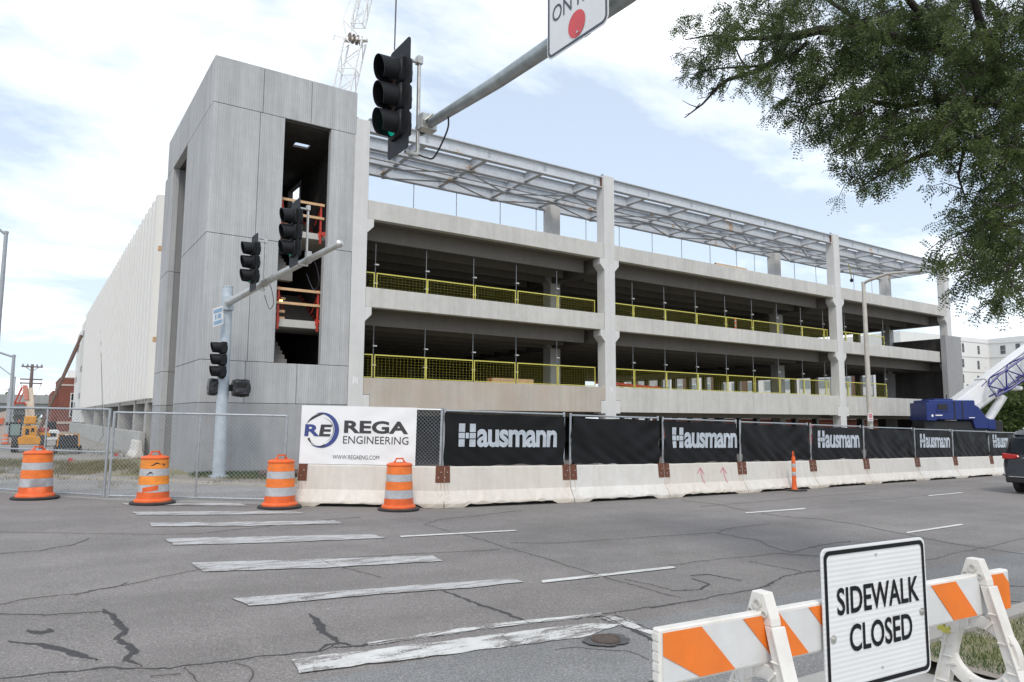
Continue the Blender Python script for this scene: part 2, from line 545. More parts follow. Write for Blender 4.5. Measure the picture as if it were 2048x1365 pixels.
tar_thin = make_crack('crack_hairline', (0.085, 0.078, 0.074), .46, (0.216, 0.199, 0.187))
tar_blob = plain('tar_blob', (0.075, 0.073, 0.072), 0.8, var=0.3, scale=30, obj=False, dirt=(0.15, 0.14, 0.135), dirtamt=0.8)
paint_bar = make_paint('worn_crosswalk_paint', (0.47, 0.462, 0.45), 0.45)
paint_near = make_paint('thick_crosswalk_paint', (0.60, 0.59, 0.56), 0.455)
paint_line = make_paint('lane_paint', (0.62, 0.61, 0.58), 0.39)
ground_mat = make_ground()
precast = concrete('precast_concrete', (0.56, 0.545, 0.51), 0.10, 0.13, grime=0.22)
precast_col = concrete('precast_column', (0.63, 0.62, 0.605), 0.07, 0.08)
precast_warm = concrete('precast_stained', (0.48, 0.44, 0.385), 0.10, 0.16, warm=(0.47, 0.36, 0.29))
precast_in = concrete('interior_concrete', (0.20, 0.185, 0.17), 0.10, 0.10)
tower_mat = concrete('ribbed_panel', (0.465, 0.466, 0.465), 0.10, 0.22, ribs=0.075, grime=0.12)
tower_smooth = concrete('smooth_panel', (0.37, 0.37, 0.375), 0.12, 0.16)
joint_mat = plain('joint_sealant', (0.11, 0.11, 0.11), 0.9, var=0.1)
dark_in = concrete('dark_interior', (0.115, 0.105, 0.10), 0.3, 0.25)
white_rib = concrete('white_precast', (0.72, 0.705, 0.675), 0.02, 0.012, bump=.02)
ramp_conc = concrete('ramp_concrete', (0.46, 0.45, 0.425), 0.12, 0.16)
barrier_mat = make_barrier_mat()
steel = make_steel()
galv = plain('galvanized_pipe', (0.42, 0.44, 0.455), 0.45, 0.55, 0.12, 10)
pole_mat = plain('signal_pole_steel', (0.46, 0.51, 0.55), 0.5, 0.25, 0.12, 4)
arm_mat = plain('mast_arm_steel', (0.36, 0.39, 0.39), 0.4, 0.45, 0.15, 6)
alu = plain('bare_aluminium', (0.55, 0.54, 0.51), 0.4, 0.6, 0.15, 8)
yellow = plain('safety_yellow', (0.64, 0.585, 0.12), 0.5, 0, 0.1, 5)
black_sig = plain('signal_black', (0.007, 0.0075, 0.009), 0.5, 0, 0.2, 6, spec=0.3)
black_plate = plain('backplate_black', (0.014, 0.0145, 0.017), 0.6, 0, 0.2, 5, spec=.25, dirt=(0.05, 0.05, 0.05), dirtamt=0.35)
lens_dark = plain('signal_lens_dark', (0.03, 0.012, 0.01), 0.25)
lens_green = emission('signal_lens_green', (0.0, 0.26, 0.18), 0.5)
orange = plain('barrel_orange', (0.74, 0.12, 0.02), 0.5, 0, 0.14, 7, dirt=(0.28, 0.09, 0.05), dirtamt=0.45)
orange_hi = plain('barrel_orange_sheeting', (0.86, 0.19, 0.025), 0.45, 0, 0.08, 9, dirt=(0.36, 0.11, 0.05), dirtamt=0.35)
orange_worn = plain('faded_orange_sheeting', (0.88, 0.27, 0.03), 0.4, 0, 0.14, 5, dirt=(0.12, 0.05, 0.02), dirtamt=0.6)
white_sheet = plain('reflective_sheeting', (0.46, 0.465, 0.47), 0.4, 0, 0.10, 12, dirt=(0.26, 0.25, 0.24), dirtamt=0.5)
rubber = plain('black_rubber', (0.03, 0.028, 0.027), 0.85, 0, 0.25, 8, dirt=(0.12, 0.1, 0.09), dirtamt=0.4)
rust = plain('rusted_steel', (0.135, 0.05, 0.028), 0.85, 0, 0.2, 10, 0.2)
rust_brown = plain('rusted_pipe', (0.12, 0.075, 0.06), 0.85, 0, 0.25, 6)
banner_black = plain('black_mesh_fabric', (0.0055, 0.0055, 0.006), 0.6, 0, 0.3, 3, bump=0.1, spec=0.28)
banner_white = plain('white_vinyl', (0.80, 0.80, 0.79), 0.45, 0, 0.03, 2)
ink_grey = plain('banner_grey_print', (0.46, 0.50, 0.54), 0.6, 0, 0.1, 4)
ink_black = plain('charcoal_print', (0.045, 0.042, 0.045), 0.6)
ink_blue = plain('blue_print', (0.045, 0.065, 0.23), 0.55)
sign_white = plain('sign_white', (0.72, 0.72, 0.72), 0.35, 0, 0.03, 3, dirt=(0.5, 0.49, 0.47), dirtamt=0.2)
sign_black = plain('sign_black', (0.008, 0.008, 0.010), 0.5, spec=.25)
sign_navy = plain('sign_faded_black', (0.05, 0.055, 0.075), 0.4)
sign_red = plain('sign_red', (0.62, 0.07, 0.075), 0.4)
plastic_white = plain('barricade_plastic', (0.74, 0.71, 0.66), 0.5, 0, 0.06, 5, dirt=(0.40, 0.34, 0.25), dirtamt=0.5)
board_white = plain('board_sheeting_white', (0.66, 0.66, 0.65), 0.4, 0, 0.05, 6, dirt=(0.45, 0.42, 0.37), dirtamt=0.35)
board_orange = plain('board_sheeting_orange', (0.82, 0.19, 0.02), 0.4, 0, 0.07, 6, dirt=(0.55, 0.17, 0.05), dirtamt=0.4)
lumber = plain('pine_lumber', (0.62, 0.40, 0.22), 0.75, 0, 0.12, 8)
red_paint = plain('red_safety_paint', (0.50, 0.05, 0.03), 0.55, 0, 0.15, 8)
blue_paint = plain('crane_blue', (0.008, 0.024, 0.145), 0.35, 0, 0.1, 3)
blue_lattice = plain('lattice_blue', (0.014, 0.02, 0.17), 0.4, 0, 0.1, 3)
white_paint = plain('crane_white', (0.80, 0.80, 0.80), 0.35, 0, 0.04, 2, dirt=(0.55, 0.53, 0.5), dirtamt=0.15)
dark_metal = plain('dark_metal', (0.025, 0.025, 0.027), 0.5, 0.3)
glass_dark = plain('dark_glass', (0.02, 0.024, 0.03), 0.08, 0, 0.3, 2, spec=0.7)
window_glass = plain('window_glass', (0.10, 0.105, 0.115), 0.15, 0, 0.2, 0.4, obj=False, spec=0.6)
hotel_white = concrete('hotel_stucco', (0.74, 0.735, 0.72), 0.03, 0.04)
brick = make_brick()
brown_clad = plain('brown_cladding', (0.13, 0.07, 0.05), 0.7, obj=False)
limestone = concrete('limestone_band', (0.5, 0.43, 0.37), 0.08, 0.1)
far_conc = concrete('viaduct_concrete', (0.33, 0.34, 0.34), 0.1, 0.2)
wood_pole = plain('weathered_wood', (0.17, 0.13, 0.115), 0.9, 0, 0.2, 3)
bark = plain('locust_bark', (0.035, 0.028, 0.024), 0.95, 0, 0.35, 9, 0.6)
leaf = make_leaf('locust_leaf', (0.040, 0.066, 0.022), (0.125, 0.160, 0.048))
leaf_far = make_leaf('far_leaf', (0.05, 0.085, 0.025), (0.13, 0.17, 0.05))
grass_mat = make_leaf('grass_blade', (0.05, 0.10, 0.022), (0.14, 0.165, 0.055))
dry_grass = make_leaf('dry_grass_blade', (0.17, 0.15, 0.07), (0.34, 0.28, 0.14))
van_paint = plain('van_charcoal_paint', (0.022, 0.022, 0.025), 0.18, 0.5, 0.05, 2, spec=0.8)
chrome = plain('chrome_trim', (0.7, 0.7, 0.7), 0.15, 1.0)
tail_red = plain('tail_lamp_red', (0.42, 0.015, 0.015), 0.15, spec=0.7)
tele_yellow = plain('machine_yellow', (0.72, 0.30, 0.015), 0.45, 0, 0.08, 3)
tele_cream = plain('boom_cream', (0.72, 0.62, 0.50), 0.5)
tele_red = plain('machine_red', (0.45, 0.08, 0.05), 0.55, 0, 0.15, 3)
tree_far = leaf_far

# ================================================================== SETTING
def z_(r):                                  # heights measured from eye level
    return r + CZ
def sheet(name, rects, mat, dz, parent=None, thick=0.0):
    mb = MB()
    for (x0, x1, y0, y1) in rects:
        xs = [x0] + [b for b in (-40.0, 75.0) if x0 < b < x1] + [x1]
        for a, b in zip(xs[:-1], xs[1:]):
            mb.quad((a, y0, G(a) + dz), (b, y0, G(b) + dz), (b, y1, G(b) + dz), (a, y1, G(a) + dz))
    return mb.build(name, mat, parent, fix=False)
ground = tag(sheet('ground', [(-1500, 1500, -400, 1500)], ground_mat, -0.012), kind='structure')
road = tag(sheet('road', [(-300, 400, 3.15, 14.9), (-60, 4.9, 14.9, 21.6)], asphalt, 0.0), kind='structure')
side_street = tag(sheet('side_street', [(-14, 1.2, 21.6, 33.5)], make_asphalt('gravelly_street', (0.25, 0.235, 0.22)), 0.0), kind='structure')
tag(sheet('dirt_track', [(-14, 4.0, 33.5, 130)], concrete('packed_gravel', (0.30, 0.285, 0.26), 0.15, 0.0), -0.01), kind='structure')
sheet('gutter', [(-300, 400, 3.15, 4.78)], asphalt_light, 0.004, road)
walk = tag(sheet('sidewalk', [(-60, 5.4, -6, 3.15)], concrete('sidewalk_concrete', (0.36, 0.345, 0.32), 0.1, 0.0), 0.008), kind='structure')
mb = MB()
kx = [5.4 + 3.0 * i for i in range(24)]
for a, b in zip(kx[:-1], kx[1:]):
    for (y0, y1, h) in ((2.92, 3.13, 0.13),):
        v = [(a + .006, y0, G(a) - .1), (b, y0, G(b) - .1), (b, y1, G(b) - .1), (a + .006, y1, G(a) - .1),
             (a + .006, y0, G(a) + h), (b, y0, G(b) + h), (b, y1 - .03, G(b) + h), (a + .006, y1 - .03, G(a) + h)]
        mb.add(v, [(3, 2, 1, 0), (4, 5, 6, 7), (0, 1, 5, 4), (1, 2, 6, 5), (2, 3, 7, 6), (3, 0, 4, 7)])
tag(mb.build('kerb', concrete('kerb_concrete', (0.34, 0.32, 0.29), 0.12, 0.0)), kind='structure')
lawn = tag(sheet('lawn', [(5.4, 74, -30, 2.92)], ground_mat, 0.10), kind='structure')

m = MB(); P = [ground_at(*q, dz=.004) for q in ((-60, 990), (0, 986), (222, 1001), (400, 1006), (592, 1012), (600, 970), (420, 962), (300, 956), (150, 950), (-60, 944))]
m.add(P, [tuple(range(len(P)))])
tag(m.build('pavement', make_asphalt('bleached_pavement', (0.30, 0.285, 0.27)), None, fix=False), kind='structure')
top_, bot_ = [], []
for k in range(67):
    x = -60 + 10 * k
    yb_ = 949 + .038 * (x + 60)
    top_.append(ground_at(x, yb_ - 4 + random.uniform(-1.6, 1.6), dz=.008)); bot_.append(ground_at(x, yb_ + 2 + random.uniform(-1.5, 1.5), dz=.008))
m = MB(); m.add(top_ + bot_, [(k, k + 1, 67 + k + 1, 67 + k) for k in range(66)])
tag(m.build('sand_strip', concrete('washed_sand', (.36, .315, .26), .22, 0), None, fix=False), kind='structure')
# crosswalk bars: corner points on the road, worn edges
def bar_poly(name, pts, mat, dz, parent, ragged=0.0):
    P = [ground_at(*q, dz=dz) for q in pts]
    out = []
    n = len(P)
    for i in range(n):
        a, b = P[i], P[(i + 1) % n]
        k = max(1, int((b - a).length / 0.10))
        for j in range(k):
            p = a.lerp(b, j / k)
            if ragged:
                p.x += random.uniform(-ragged, ragged); p.y += random.uniform(-ragged, ragged) * 0.7
            p.z = G(p.x) + dz
            out.append(p)
    m = MB(); m.add(out, [tuple(range(len(out)))])
    return m.build(name, mat, parent, fix=False)
bars = [
    [(605, 1346), (640, 1340), (1165, 1275), (1238, 1250), (1180, 1246), (1000, 1268), (760, 1298), (585, 1318)],
    [(465, 1196), (500, 1212), (760, 1188), (935, 1176), (1046, 1164), (1020, 1157), (880, 1167), (700, 1181)],
    [(384, 1125), (405, 1143), (640, 1136), (886, 1122), (868, 1111), (620, 1119)],
    [(326, 1077), (348, 1090), (560, 1085), (772, 1076), (742, 1069), (540, 1073)],
    [(298, 1046), (305, 1053), (500, 1052), (684, 1047), (668, 1041), (480, 1044)],
    [(264, 1024), (272, 1030), (430, 1030), (612, 1027), (588, 1022), (420, 1023)],
    [(243, 1006), (252, 1009.5), (380, 1011), (498, 1012), (480, 1007), (370, 1006)]]
for i, b in enumerate(bars):
    bar_poly('crosswalk_bar', b, paint_near if i == 0 else paint_bar, 0.010, road, 0.02)
bar_poly('crosswalk_edge_line', [(735, 1286), (740, 1291), (980, 1256), (1205, 1231), (1200, 1226), (960, 1250)], paint_near, 0.010, road, 0.01)
bar_poly('crosswalk_edge_line', [(1202, 1236), (1240, 1250), (1318, 1273), (1312, 1263), (1250, 1237), (1222, 1232)], paint_near, 0.010, road, 0.01)
for q in ([(802, 1074.5), (800, 1072), (1030, 1060), (1034, 1062)], [(1085, 1166), (1083, 1161), (1346, 1132.5), (1352, 1136)],
          [(1493, 1027), (1490, 1025), (1608, 1016.5), (1613, 1018.5)], [(1815, 1067), (1812, 1064.5), (1922, 1048), (1928, 1050)],
          [(1858, 992.5), (1856, 991), (1922, 985), (1927, 986)]):
    bar_poly('lane_dash', q, paint_line, 0.010, road, 0.004)

def crack(pts, w, mat, name='crack_seal', dz=0.014):
    P = [ground_at(*q, dz=dz) for q in pts]
    L = []; R = []
    pts2 = []
    for a, b in zip(P[:-1], P[1:]):
        k = max(2, int((b - a).length / 0.05))
        for j in range(k):
            pts2.append(a.lerp(b, j / k))
    pts2.append(P[-1])
    n = len(pts2); off = 0.0
    ww = 1.0
    for i, p in enumerate(pts2):
        a = pts2[max(i - 1, 0)]; b = pts2[min(i + 1, n - 1)]
        d = (b - a); d.z = 0
        d = d.normalized() if d.length > 1e-6 else Vector((1, 0, 0))
        nrm = Vector((-d.y, d.x, 0))
        off = off * 0.85 + random.uniform(-0.014, 0.014)
        ww = min(1.35, max(0.35, ww + random.uniform(-0.2, 0.2)))
        wi = 1.45 * w * ww * min(1.0, 0.25 + min(i, n - 1 - i) * 0.25) * 0.5
        c = p + nrm * off
        l, r = c + nrm * wi * random.uniform(.7, 1.15), c - nrm * wi * random.uniform(.7, 1.15)
        l.z = G(l.x) + .0012; r.z = G(r.x) + .0012
        L.append(l); R.append(r)
    C = [(l + r) * .5 + Vector((0, 0, .0110)) for l, r in zip(L, R)]
    m = MB()
    m.add(L + C + R, [(i, i + 1, n + i + 1, n + i) for i in range(n - 1)] + [(n + i, n + i + 1, 2 * n + i + 1, 2 * n + i) for i in range(n - 1)])
    o = m.build(name, mat, road, fix=False)
    at = o.data.attributes.new('core', 'FLOAT', 'POINT')
    at.data.foreach_set('value', [0.0] * n + [1.0] * n + [0.0] * n)
    return o
crack([(0, 1356), (120, 1342), (210, 1334), (260, 1336), (340, 1334), (400, 1326), (520, 1311), (640, 1300), (665, 1291)], 0.05, tar)
crack([(665, 1293), (720, 1290), (800, 1280), (900, 1265), (1000, 1251), (1100, 1240), (1200, 1228), (1300, 1214), (1360, 1206)], 0.06, tar)
crack([(1300, 1214), (1400, 1197), (1460, 1186), (1540, 1170), (1570, 1152), (1640, 1139), (1700, 1130)], 0.075, tar)
crack([(207, 1217), (228, 1232), (246, 1248), (252, 1262), (238, 1275), (262, 1288), (272, 1304), (258, 1318), (288, 1328)], 0.07, tar)
crack([(60, 1258), (80, 1263), (98, 1262), (100, 1256)], 0.15, tar)
crack([(15, 1281), (60, 1286), (90, 1288), (140, 1300), (200, 1315)], 0.10, tar)
crack([(620, 1226), (632, 1246), (645, 1264), (668, 1278), (690, 1290)], 0.085, tar)
crack([(640, 1302), (655, 1288), (690, 1285), (700, 1292)], 0.06, tar)
crack([(0, 1226), (90, 1229), (210, 1222)], 0.028, tar)
crack([(0, 1207), (60, 1196), (150, 1186), (235, 1172), (330, 1152), (400, 1138), (440, 1128), (520, 1132), (600, 1122), (640, 1118)], 0.035, tar_thin)
crack([(150, 1188), (235, 1170), (250, 1164)], 0.08, tar_thin)
crack([(640, 1118), (660, 1128), (700, 1138), (760, 1154)], 0.035, tar_thin)
crack([(600, 1124), (680, 1116), (800, 1108), (900, 1104), (1000, 1099)], 0.03, tar_thin)
crack([(848, 1048), (880, 1056), (950, 1076), (1010, 1094), (1080, 1114), (1180, 1144), (1240, 1162), (1300, 1178), (1362, 1194)], 0.045, tar_thin)
crack([(880, 1178), (940, 1200), (1000, 1222), (1062, 1244)], 0.055, tar)
crack([(850, 1048), (872, 1039), (930, 1034), (985, 1027), (1042, 1021)], 0.035, tar_thin)
crack([(0, 1106), (80, 1100), (140, 1090), (175, 1076)], 0.03, tar_thin)
crack([(0, 1063), (150, 1066), (330, 1068), (400, 1066), (520, 1054), (640, 1040), (720, 1034)], 0.03, tar_thin)
crack([(1020, 1085), (1110, 1086), (1200, 1080), (1330, 1071)], 0.03, tar_thin)
crack([(1380, 1150), (1420, 1148), (1480, 1161)], 0.05, tar)
crack([(1385, 1156), (1420, 1168), (1400, 1178), (1340, 1180)], 0.045, tar)
crack([(1340, 1178), (1300, 1168), (1250, 1158)], 0.02, tar_thin)
crack([(1340, 1130), (1430, 1118), (1500, 1112), (1560, 1106), (1640, 1112)], 0.03, tar_thin)
crack([(1500, 1122), (1540, 1130), (1600, 1142)], 0.035, tar_thin)
crack([(1300, 1073), (1370, 1069), (1435, 1064), (1460, 1056), (1540, 1047)], 0.03, tar_thin)
crack([(1435, 1066), (1480, 1074), (1520, 1080), (1535, 1090), (1580, 1103), (1640, 1090), (1700, 1082)], 0.03, tar_thin)
crack([(1360, 1000), (1430, 1008), (1500, 1022), (1560, 1032), (1640, 1038), (1720, 1050), (1800, 1066), (1900, 1086), (2048, 1108)], 0.045, tar_thin)
crack([(1840, 1122), (1900, 1108), (1960, 1096), (2048, 1076)], 0.05, tar_thin)
crack([(1700, 1003), (1800, 996), (1900, 985)], 0.04, tar_thin)
crack([(1400, 1013), (1560, 1000), (1640, 992), (1760, 983)], 0.04, tar_thin)
crack([(1200, 1230), (1250, 1252), (1290, 1268), (1325, 1290)], 0.055, tar)
crack([(1228, 1230), (1270, 1248), (1322, 1268)], 0.05, tar)
crack([(366, 1334), (384, 1350), (392, 1366)], 0.018, tar_thin)
crack([(470, 1324), (500, 1330), (514, 1345), (505, 1366)], 0.012, tar_thin)
crack([(1110, 1300), (1150, 1292), (1175, 1296), (1260, 1300), (1300, 1318)], 0.012, tar_thin)
crack([(300, 1352), (360, 1348)], 0.02, tar_thin)
crack([(1000, 1268), (1010, 1278), (1030, 1292)], 0.015, tar_thin)
crack([(1300, 1362), (1330, 1356), (1380, 1350)], 0.10, tar)
crack([(1960, 1180), (2000, 1170), (2048, 1172)], 0.05, tar)
crack([(1955, 1200), (2000, 1198), (2048, 1205)], 0.045, tar)
# manhole with its tar ring
c = ground_at(1212, 1284)
m = MB()
ring = []
for k in range(28):
    t = 2 * PI * k / 28; r = 0.165 * random.uniform(0.92, 1.1)
    ring.append(Vector((c.x + r * 1.25 * math.cos(t), c.y + r * 0.9 * math.sin(t), 0)))
for p in ring: p.z = G(p.x) + 0.016
m.add(ring, [tuple(range(28))]); m.build('manhole_tar_ring', tar_blob, road, fix=False)
m = MB().lathe([(0.0, 0.026), (0.095, 0.026), (0.098, 0.022), (0.104, 0.022), (0.107, 0.028), (0.118, 0.028), (0.12, 0.0)], (c.x, c.y, G(c.x)), 28)
m.build('manhole_cover', plain('cast_iron', (0.10, 0.075, 0.06), 0.8, 0.2, 0.25, 30, 0.3, obj=False), road, smooth=True)

# ================================================================== STAIR TOWER
def cbox(parent, name, mat, x0, x1, y0, y1, z0, z1, bev=0.012):
    return MB().box(x0, x1, y0, y1, z0, z1).build(name, mat, parent, bevel=bev)
TX, TY = 4.38, 24.0
tower = thing('stair_tower', 'tall grey ribbed concrete stair tower at the corner of the garage', 'tower', (6.8, 28.8, G(6.8)))
g = 0.007
zr = [G(9) - 0.3, z_(0.45), z_(1.80), z_(5.88), z_(10.23), z_(11.83)]
fx = [[(4.38, 9.25)], [(4.38, 5.78), (5.78, 7.45), (7.45, 9.25)], [(4.38, 5.82), (5.82, 6.68), (8.24, 9.25)],
      [(4.38, 5.90), (5.90, 6.73), (8.35, 9.27)], [(4.38, 5.97), (5.97, 7.62), (7.62, 9.30)]]
for r in range(5):
    for (a, b) in fx[r]:
        cbox(tower, 'front_panel', tower_smooth if r == 0 else tower_mat, a + g, b - g, TY, TY + 0.26, zr[r] + g, zr[r + 1] - g)
ly = [[(24.28, 28.5), (31.6, 33.7)], [(24.28, 28.5), (31.6, 33.7)], [(24.28, 28.5), (31.6, 33.7)], [(24.28, 28.5), (31.6, 33.7)], [(24.28, 28.5), (28.5, 33.2)]]
for r in range(5):
    for (a, b) in ly[r]:
        cbox(tower, 'side_panel', tower_smooth if r == 0 else tower_mat, TX + 0.004, TX + 0.25, a + g, b - g, zr[r] + g, zr[r + 1] - g)
# sealant behind the joints
for (n_, bx) in (('joint_backing', (TX + .03, 6.66, TY + .05, TY + .20, zr[0], zr[4])), ('joint_backing', (8.38, 9.2, TY + .05, TY + .20, zr[0], zr[4])), ('joint_backing', (TX + .03, 9.25, TY + .05, TY + .20, zr[4], zr[5] - .05)), ('joint_backing', (6.66, 8.38, TY + .05, TY + .20, zr[0], zr[2] - .03)),
                 ('joint_backing', (TX + .05, TX + .2, 24.3, 28.4, zr[0], zr[5] - .06)), ('joint_backing', (TX + .05, TX + .2, 31.7, 33.1, zr[0], zr[5] - .06))):
    MB().box(*bx).build(n_, joint_mat, tower)
# far jamb of the tall slot and the wall inside it
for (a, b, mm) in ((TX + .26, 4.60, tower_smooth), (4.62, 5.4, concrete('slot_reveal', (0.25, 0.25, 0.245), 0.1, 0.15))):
    for r in range(4):
        cbox(tower, 'slot_jamb', mm, a, b, 31.6 if a < 4.6 else 31.63, 31.9, zr[r] + g, zr[r + 1] - g, 0.006)
cbox(tower, 'slot_inner_wall', tower_smooth, 5.4, 5.6, 28.3, 31.6, zr[0], zr[4])
# inside of the shaft
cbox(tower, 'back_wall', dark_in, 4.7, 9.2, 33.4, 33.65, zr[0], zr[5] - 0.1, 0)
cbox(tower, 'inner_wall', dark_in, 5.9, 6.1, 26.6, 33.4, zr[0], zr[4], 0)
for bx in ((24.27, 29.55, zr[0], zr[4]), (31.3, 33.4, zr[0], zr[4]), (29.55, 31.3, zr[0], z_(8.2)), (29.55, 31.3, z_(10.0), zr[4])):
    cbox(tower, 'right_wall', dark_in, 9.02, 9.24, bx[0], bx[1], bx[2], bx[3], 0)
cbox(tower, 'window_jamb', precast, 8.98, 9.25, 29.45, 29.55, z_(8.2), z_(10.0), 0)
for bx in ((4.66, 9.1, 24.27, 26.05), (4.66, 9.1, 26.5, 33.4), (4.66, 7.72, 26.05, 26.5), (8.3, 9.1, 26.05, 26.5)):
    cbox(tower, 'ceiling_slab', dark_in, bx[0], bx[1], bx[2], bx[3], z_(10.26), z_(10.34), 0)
slab_white = concrete('landing_concrete', (0.50, 0.49, 0.46), 0.08, 0.05)
land = []
for (py0, py1) in ((456, 468.5), (637.5, 653)):
    zt = at_Y(556, py0, 24.45).z; zb = at_Y(556, py1, 24.45).z
    land.append(zt)
    MB().box(6.2, 9.0, 24.45, 26.4, zb, zt).build('landing_slab', slab_white, tower, bevel=0.01)
# stair flights between the landings
for (zt, d) in ((land[0], 1), (land[1], 1)):
    m = MB(); mc = MB()
    for k in range(9):
        y0 = 26.4 + 0.28 * k; z1 = zt + 0.17 * (k + 1)
        m.box(7.35, 8.9, y0, y0 + 0.30, z1 - 0.30, z1)
        mc.box(7.28, 7.38, y0 + .02, y0 + .12, z1 - 0.02, z1 + 0.08); mc.box(8.86, 8.96, y0 + .02, y0 + .12, z1 - 0.02, z1 + 0.08)
    m.build('stair_flight', precast_in, tower); mc.build('red_edge_cap', red_paint, tower)
    m = MB()
    for k in range(9):
        y0 = 28.9 - 0.28 * k; z1 = zt - 0.17 * (k + 1)
        m.box(6.15, 7.25, y0 - 2.4, y0 - 2.1, z1 - 0.30, z1)
    m.build('stair_flight', precast_in, tower)
MB().lathe([(0.001, -0.05), (0.05, -0.02), (0.05, 0.04), (0.001, 0.06)], at_Y(562, 603, 25.6), 10).build('work_lamp', emission('warm_bulb', (1.0, 0.55, 0.15), 14.0), tower, smooth=True)

def guardrail(zt, label):
    t = thing('temporary_guardrail', label, 'guardrail', (7.5, 24.4, zt), group='lumber guardrails in the stair tower')
    for x in (6.85, 8.22):
        m = MB().bar((x, 24.42, zt - 0.36), (x, 24.42, zt + 1.10), 0.065, 0.065)
        m.bar((x, 24.42, zt + 0.95), (x + (0.28 if x < 7.5 else -0.1), 24.75, zt + 0.35), 0.025, 0.025)
        m.box(x - .06, x + .06, 24.40, 24.5, zt - .12, zt + .06)
        m.build('post', red_paint, t)
    for dz in (0.98, 0.50):
        MB().box(6.70, 8.33, 24.34, 24.385, zt + dz, zt + dz + 0.09).build('rail', lumber, t, bevel=0.005)
    for dz in (0.72, 0.28, 0.05):
        MB().box(6.66, 7.15, 24.62, 24.66, zt + dz - .04, zt + dz + 0.05).build('short_rail', lumber, t, bevel=0.005)
    m = MB().lathe([(0.001, -0.06), (0.08, -0.05), (0.08, 0.05), (0.001, 0.06)], (8.30, 24.30, zt - 0.03), 12, axis='y')
    m.build('red_base_clamp', red_paint, t, smooth=True)
guardrail(land[0], 'red-post lumber guardrail on the upper landing of the stair tower')
guardrail(land[1], 'red-post lumber guardrail on the lower landing of the stair tower')

# ================================================================== GARAGE
S3, S2, S1 = (z_(7.21), z_(7.91)), (z_(3.97), z_(4.69)), (z_(0.31), z_(1.42))
garage = thing('parking_garage', 'unfinished grey precast concrete parking garage with open decks', 'parking garage', (31, 42, G(31)))
COLX = [(9.26, 9.82), (21.17, 21.79), (39.22, 39.80), (52.52, 53.12)]
def corbel_col(x0, x1, y0, y1, ztop, left=True, right=True, block=True):
    m = MB()
    zb = G(x0) - 0.3
    m.box(x0, x1, y0, y1, zb, ztop)
    e = 0.25
    for (zl, _) in (S3, S2):
        zl -= 0.004
        if left:
            m.prism([(x0 + .01, zl), (x0 - e, zl), (x0 - e, zl - .27), (x0 + .01, zl - .54)], y0 + .003, y1 - .003, 'y')
        if right:
            m.prism([(x1 - .01, zl), (x1 - .01, zl - .54), (x1 + e, zl - .27), (x1 + e, zl)], y0 + .003, y1 - .003, 'y')
    if block:
        if left: m.box(x0 - e, x0 + .01, y0 + .003, y1 - .003, S1[0] - .06, S1[0] + .50)
        if right: m.box(x1 - .01, x1 + e, y0 + .003, y1 - .003, S1[0] - .06, S1[0] + .50)
    return m
for i, (a, b) in enumerate(COLX):
    top = z_(10.88) if i == 0 else z_(11.10)
    corbel_col(a, b, 24.0, 24.52, top, i > 0, i < 3).build('column', precast_col, garage, bevel=0.012)
    loop = [(a + .15 + .1 * math.cos(t), 24.25, top - .02 + .13 * math.sin(t)) for t in [PI * k / 6 for k in range(7)]]
    MB().tube(loop, 0.022, 6).build('lifting_loop', dark_metal, garage)
for i, (a, b) in enumerate(COLX):
    corbel_col(a, b, 28.05, 28.65, z_(10.95), True, i < 3, False).build('column', precast_col, garage, bevel=0.012)
for yy in (44.0, 59.0):
    for (a, b) in COLX:
        MB().box(a, b, yy, yy + .6, G(a) - .3, z_(7.2)).build('column', precast_in, garage)
bays = [(9.82, 21.17), (21.79, 39.22), (39.80, 52.52)]
gp = 0.012
for bi, (a, b) in enumerate(bays):
    for si, (z0, z1) in enumerate((S3, S2)):
        e1 = b - gp if not (bi == 2 and si == 1) else 51.3
        m = MB().box(a + gp, e1, 24.015, 24.30, z0, z1)
        m.build('spandrel_beam', precast, garage, bevel=0.014)
        MB().box(a + .3, e1 - .3, 24.31, 24.62, z0 + .02, z0 + .20).build('ledge', precast_in, garage)
    e = 0.25 + gp
    e1 = b if bi < 2 else 51.3
    hb = S1[0] + .50 + gp
    poly = [(a + e, S1[0]), (e1 - (e if bi < 2 else 0), S1[0]), (e1 - (e if bi < 2 else 0), hb), (e1 - gp, hb), (e1 - gp, S1[1]), (a + gp, S1[1]), (a + gp, hb), (a + e, hb)]
    MB().prism(poly, 24.015, 24.30, 'y').build('spandrel_beam', precast_warm if bi == 0 else precast, garage, bevel=0.012)
# decks, double tee stems, girders
DECKS = [(S3[0] + .10, S3[0] + .24), (S2[0] + .10, S2[0] + .24), (S1[0] + .42, S1[0] + .56)]
for di, (z0, z1) in enumerate(DECKS):
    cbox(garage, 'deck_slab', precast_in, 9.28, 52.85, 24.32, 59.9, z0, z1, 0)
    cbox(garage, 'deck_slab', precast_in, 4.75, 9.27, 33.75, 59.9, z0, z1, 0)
stem_mesh = {}
for di, (z0, z1) in enumerate(DECKS):
    for bi, (a, b) in enumerate(bays):
        for k in range(9):
            y0 = 25.05 + 1.52 * k
            if bi not in stem_mesh:
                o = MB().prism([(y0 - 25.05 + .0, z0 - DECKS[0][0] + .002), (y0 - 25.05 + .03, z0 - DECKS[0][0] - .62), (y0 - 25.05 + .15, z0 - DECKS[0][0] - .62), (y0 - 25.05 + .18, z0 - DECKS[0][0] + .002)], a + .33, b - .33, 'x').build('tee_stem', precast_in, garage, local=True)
                stem_mesh[bi] = o.data
            else:
                o = bpy.data.objects.new('tee_stem', stem_mesh[bi]); col.objects.link(o); o.parent = garage
            o.location = Vector((0, y0, z0)) - ORIG[garage.name]
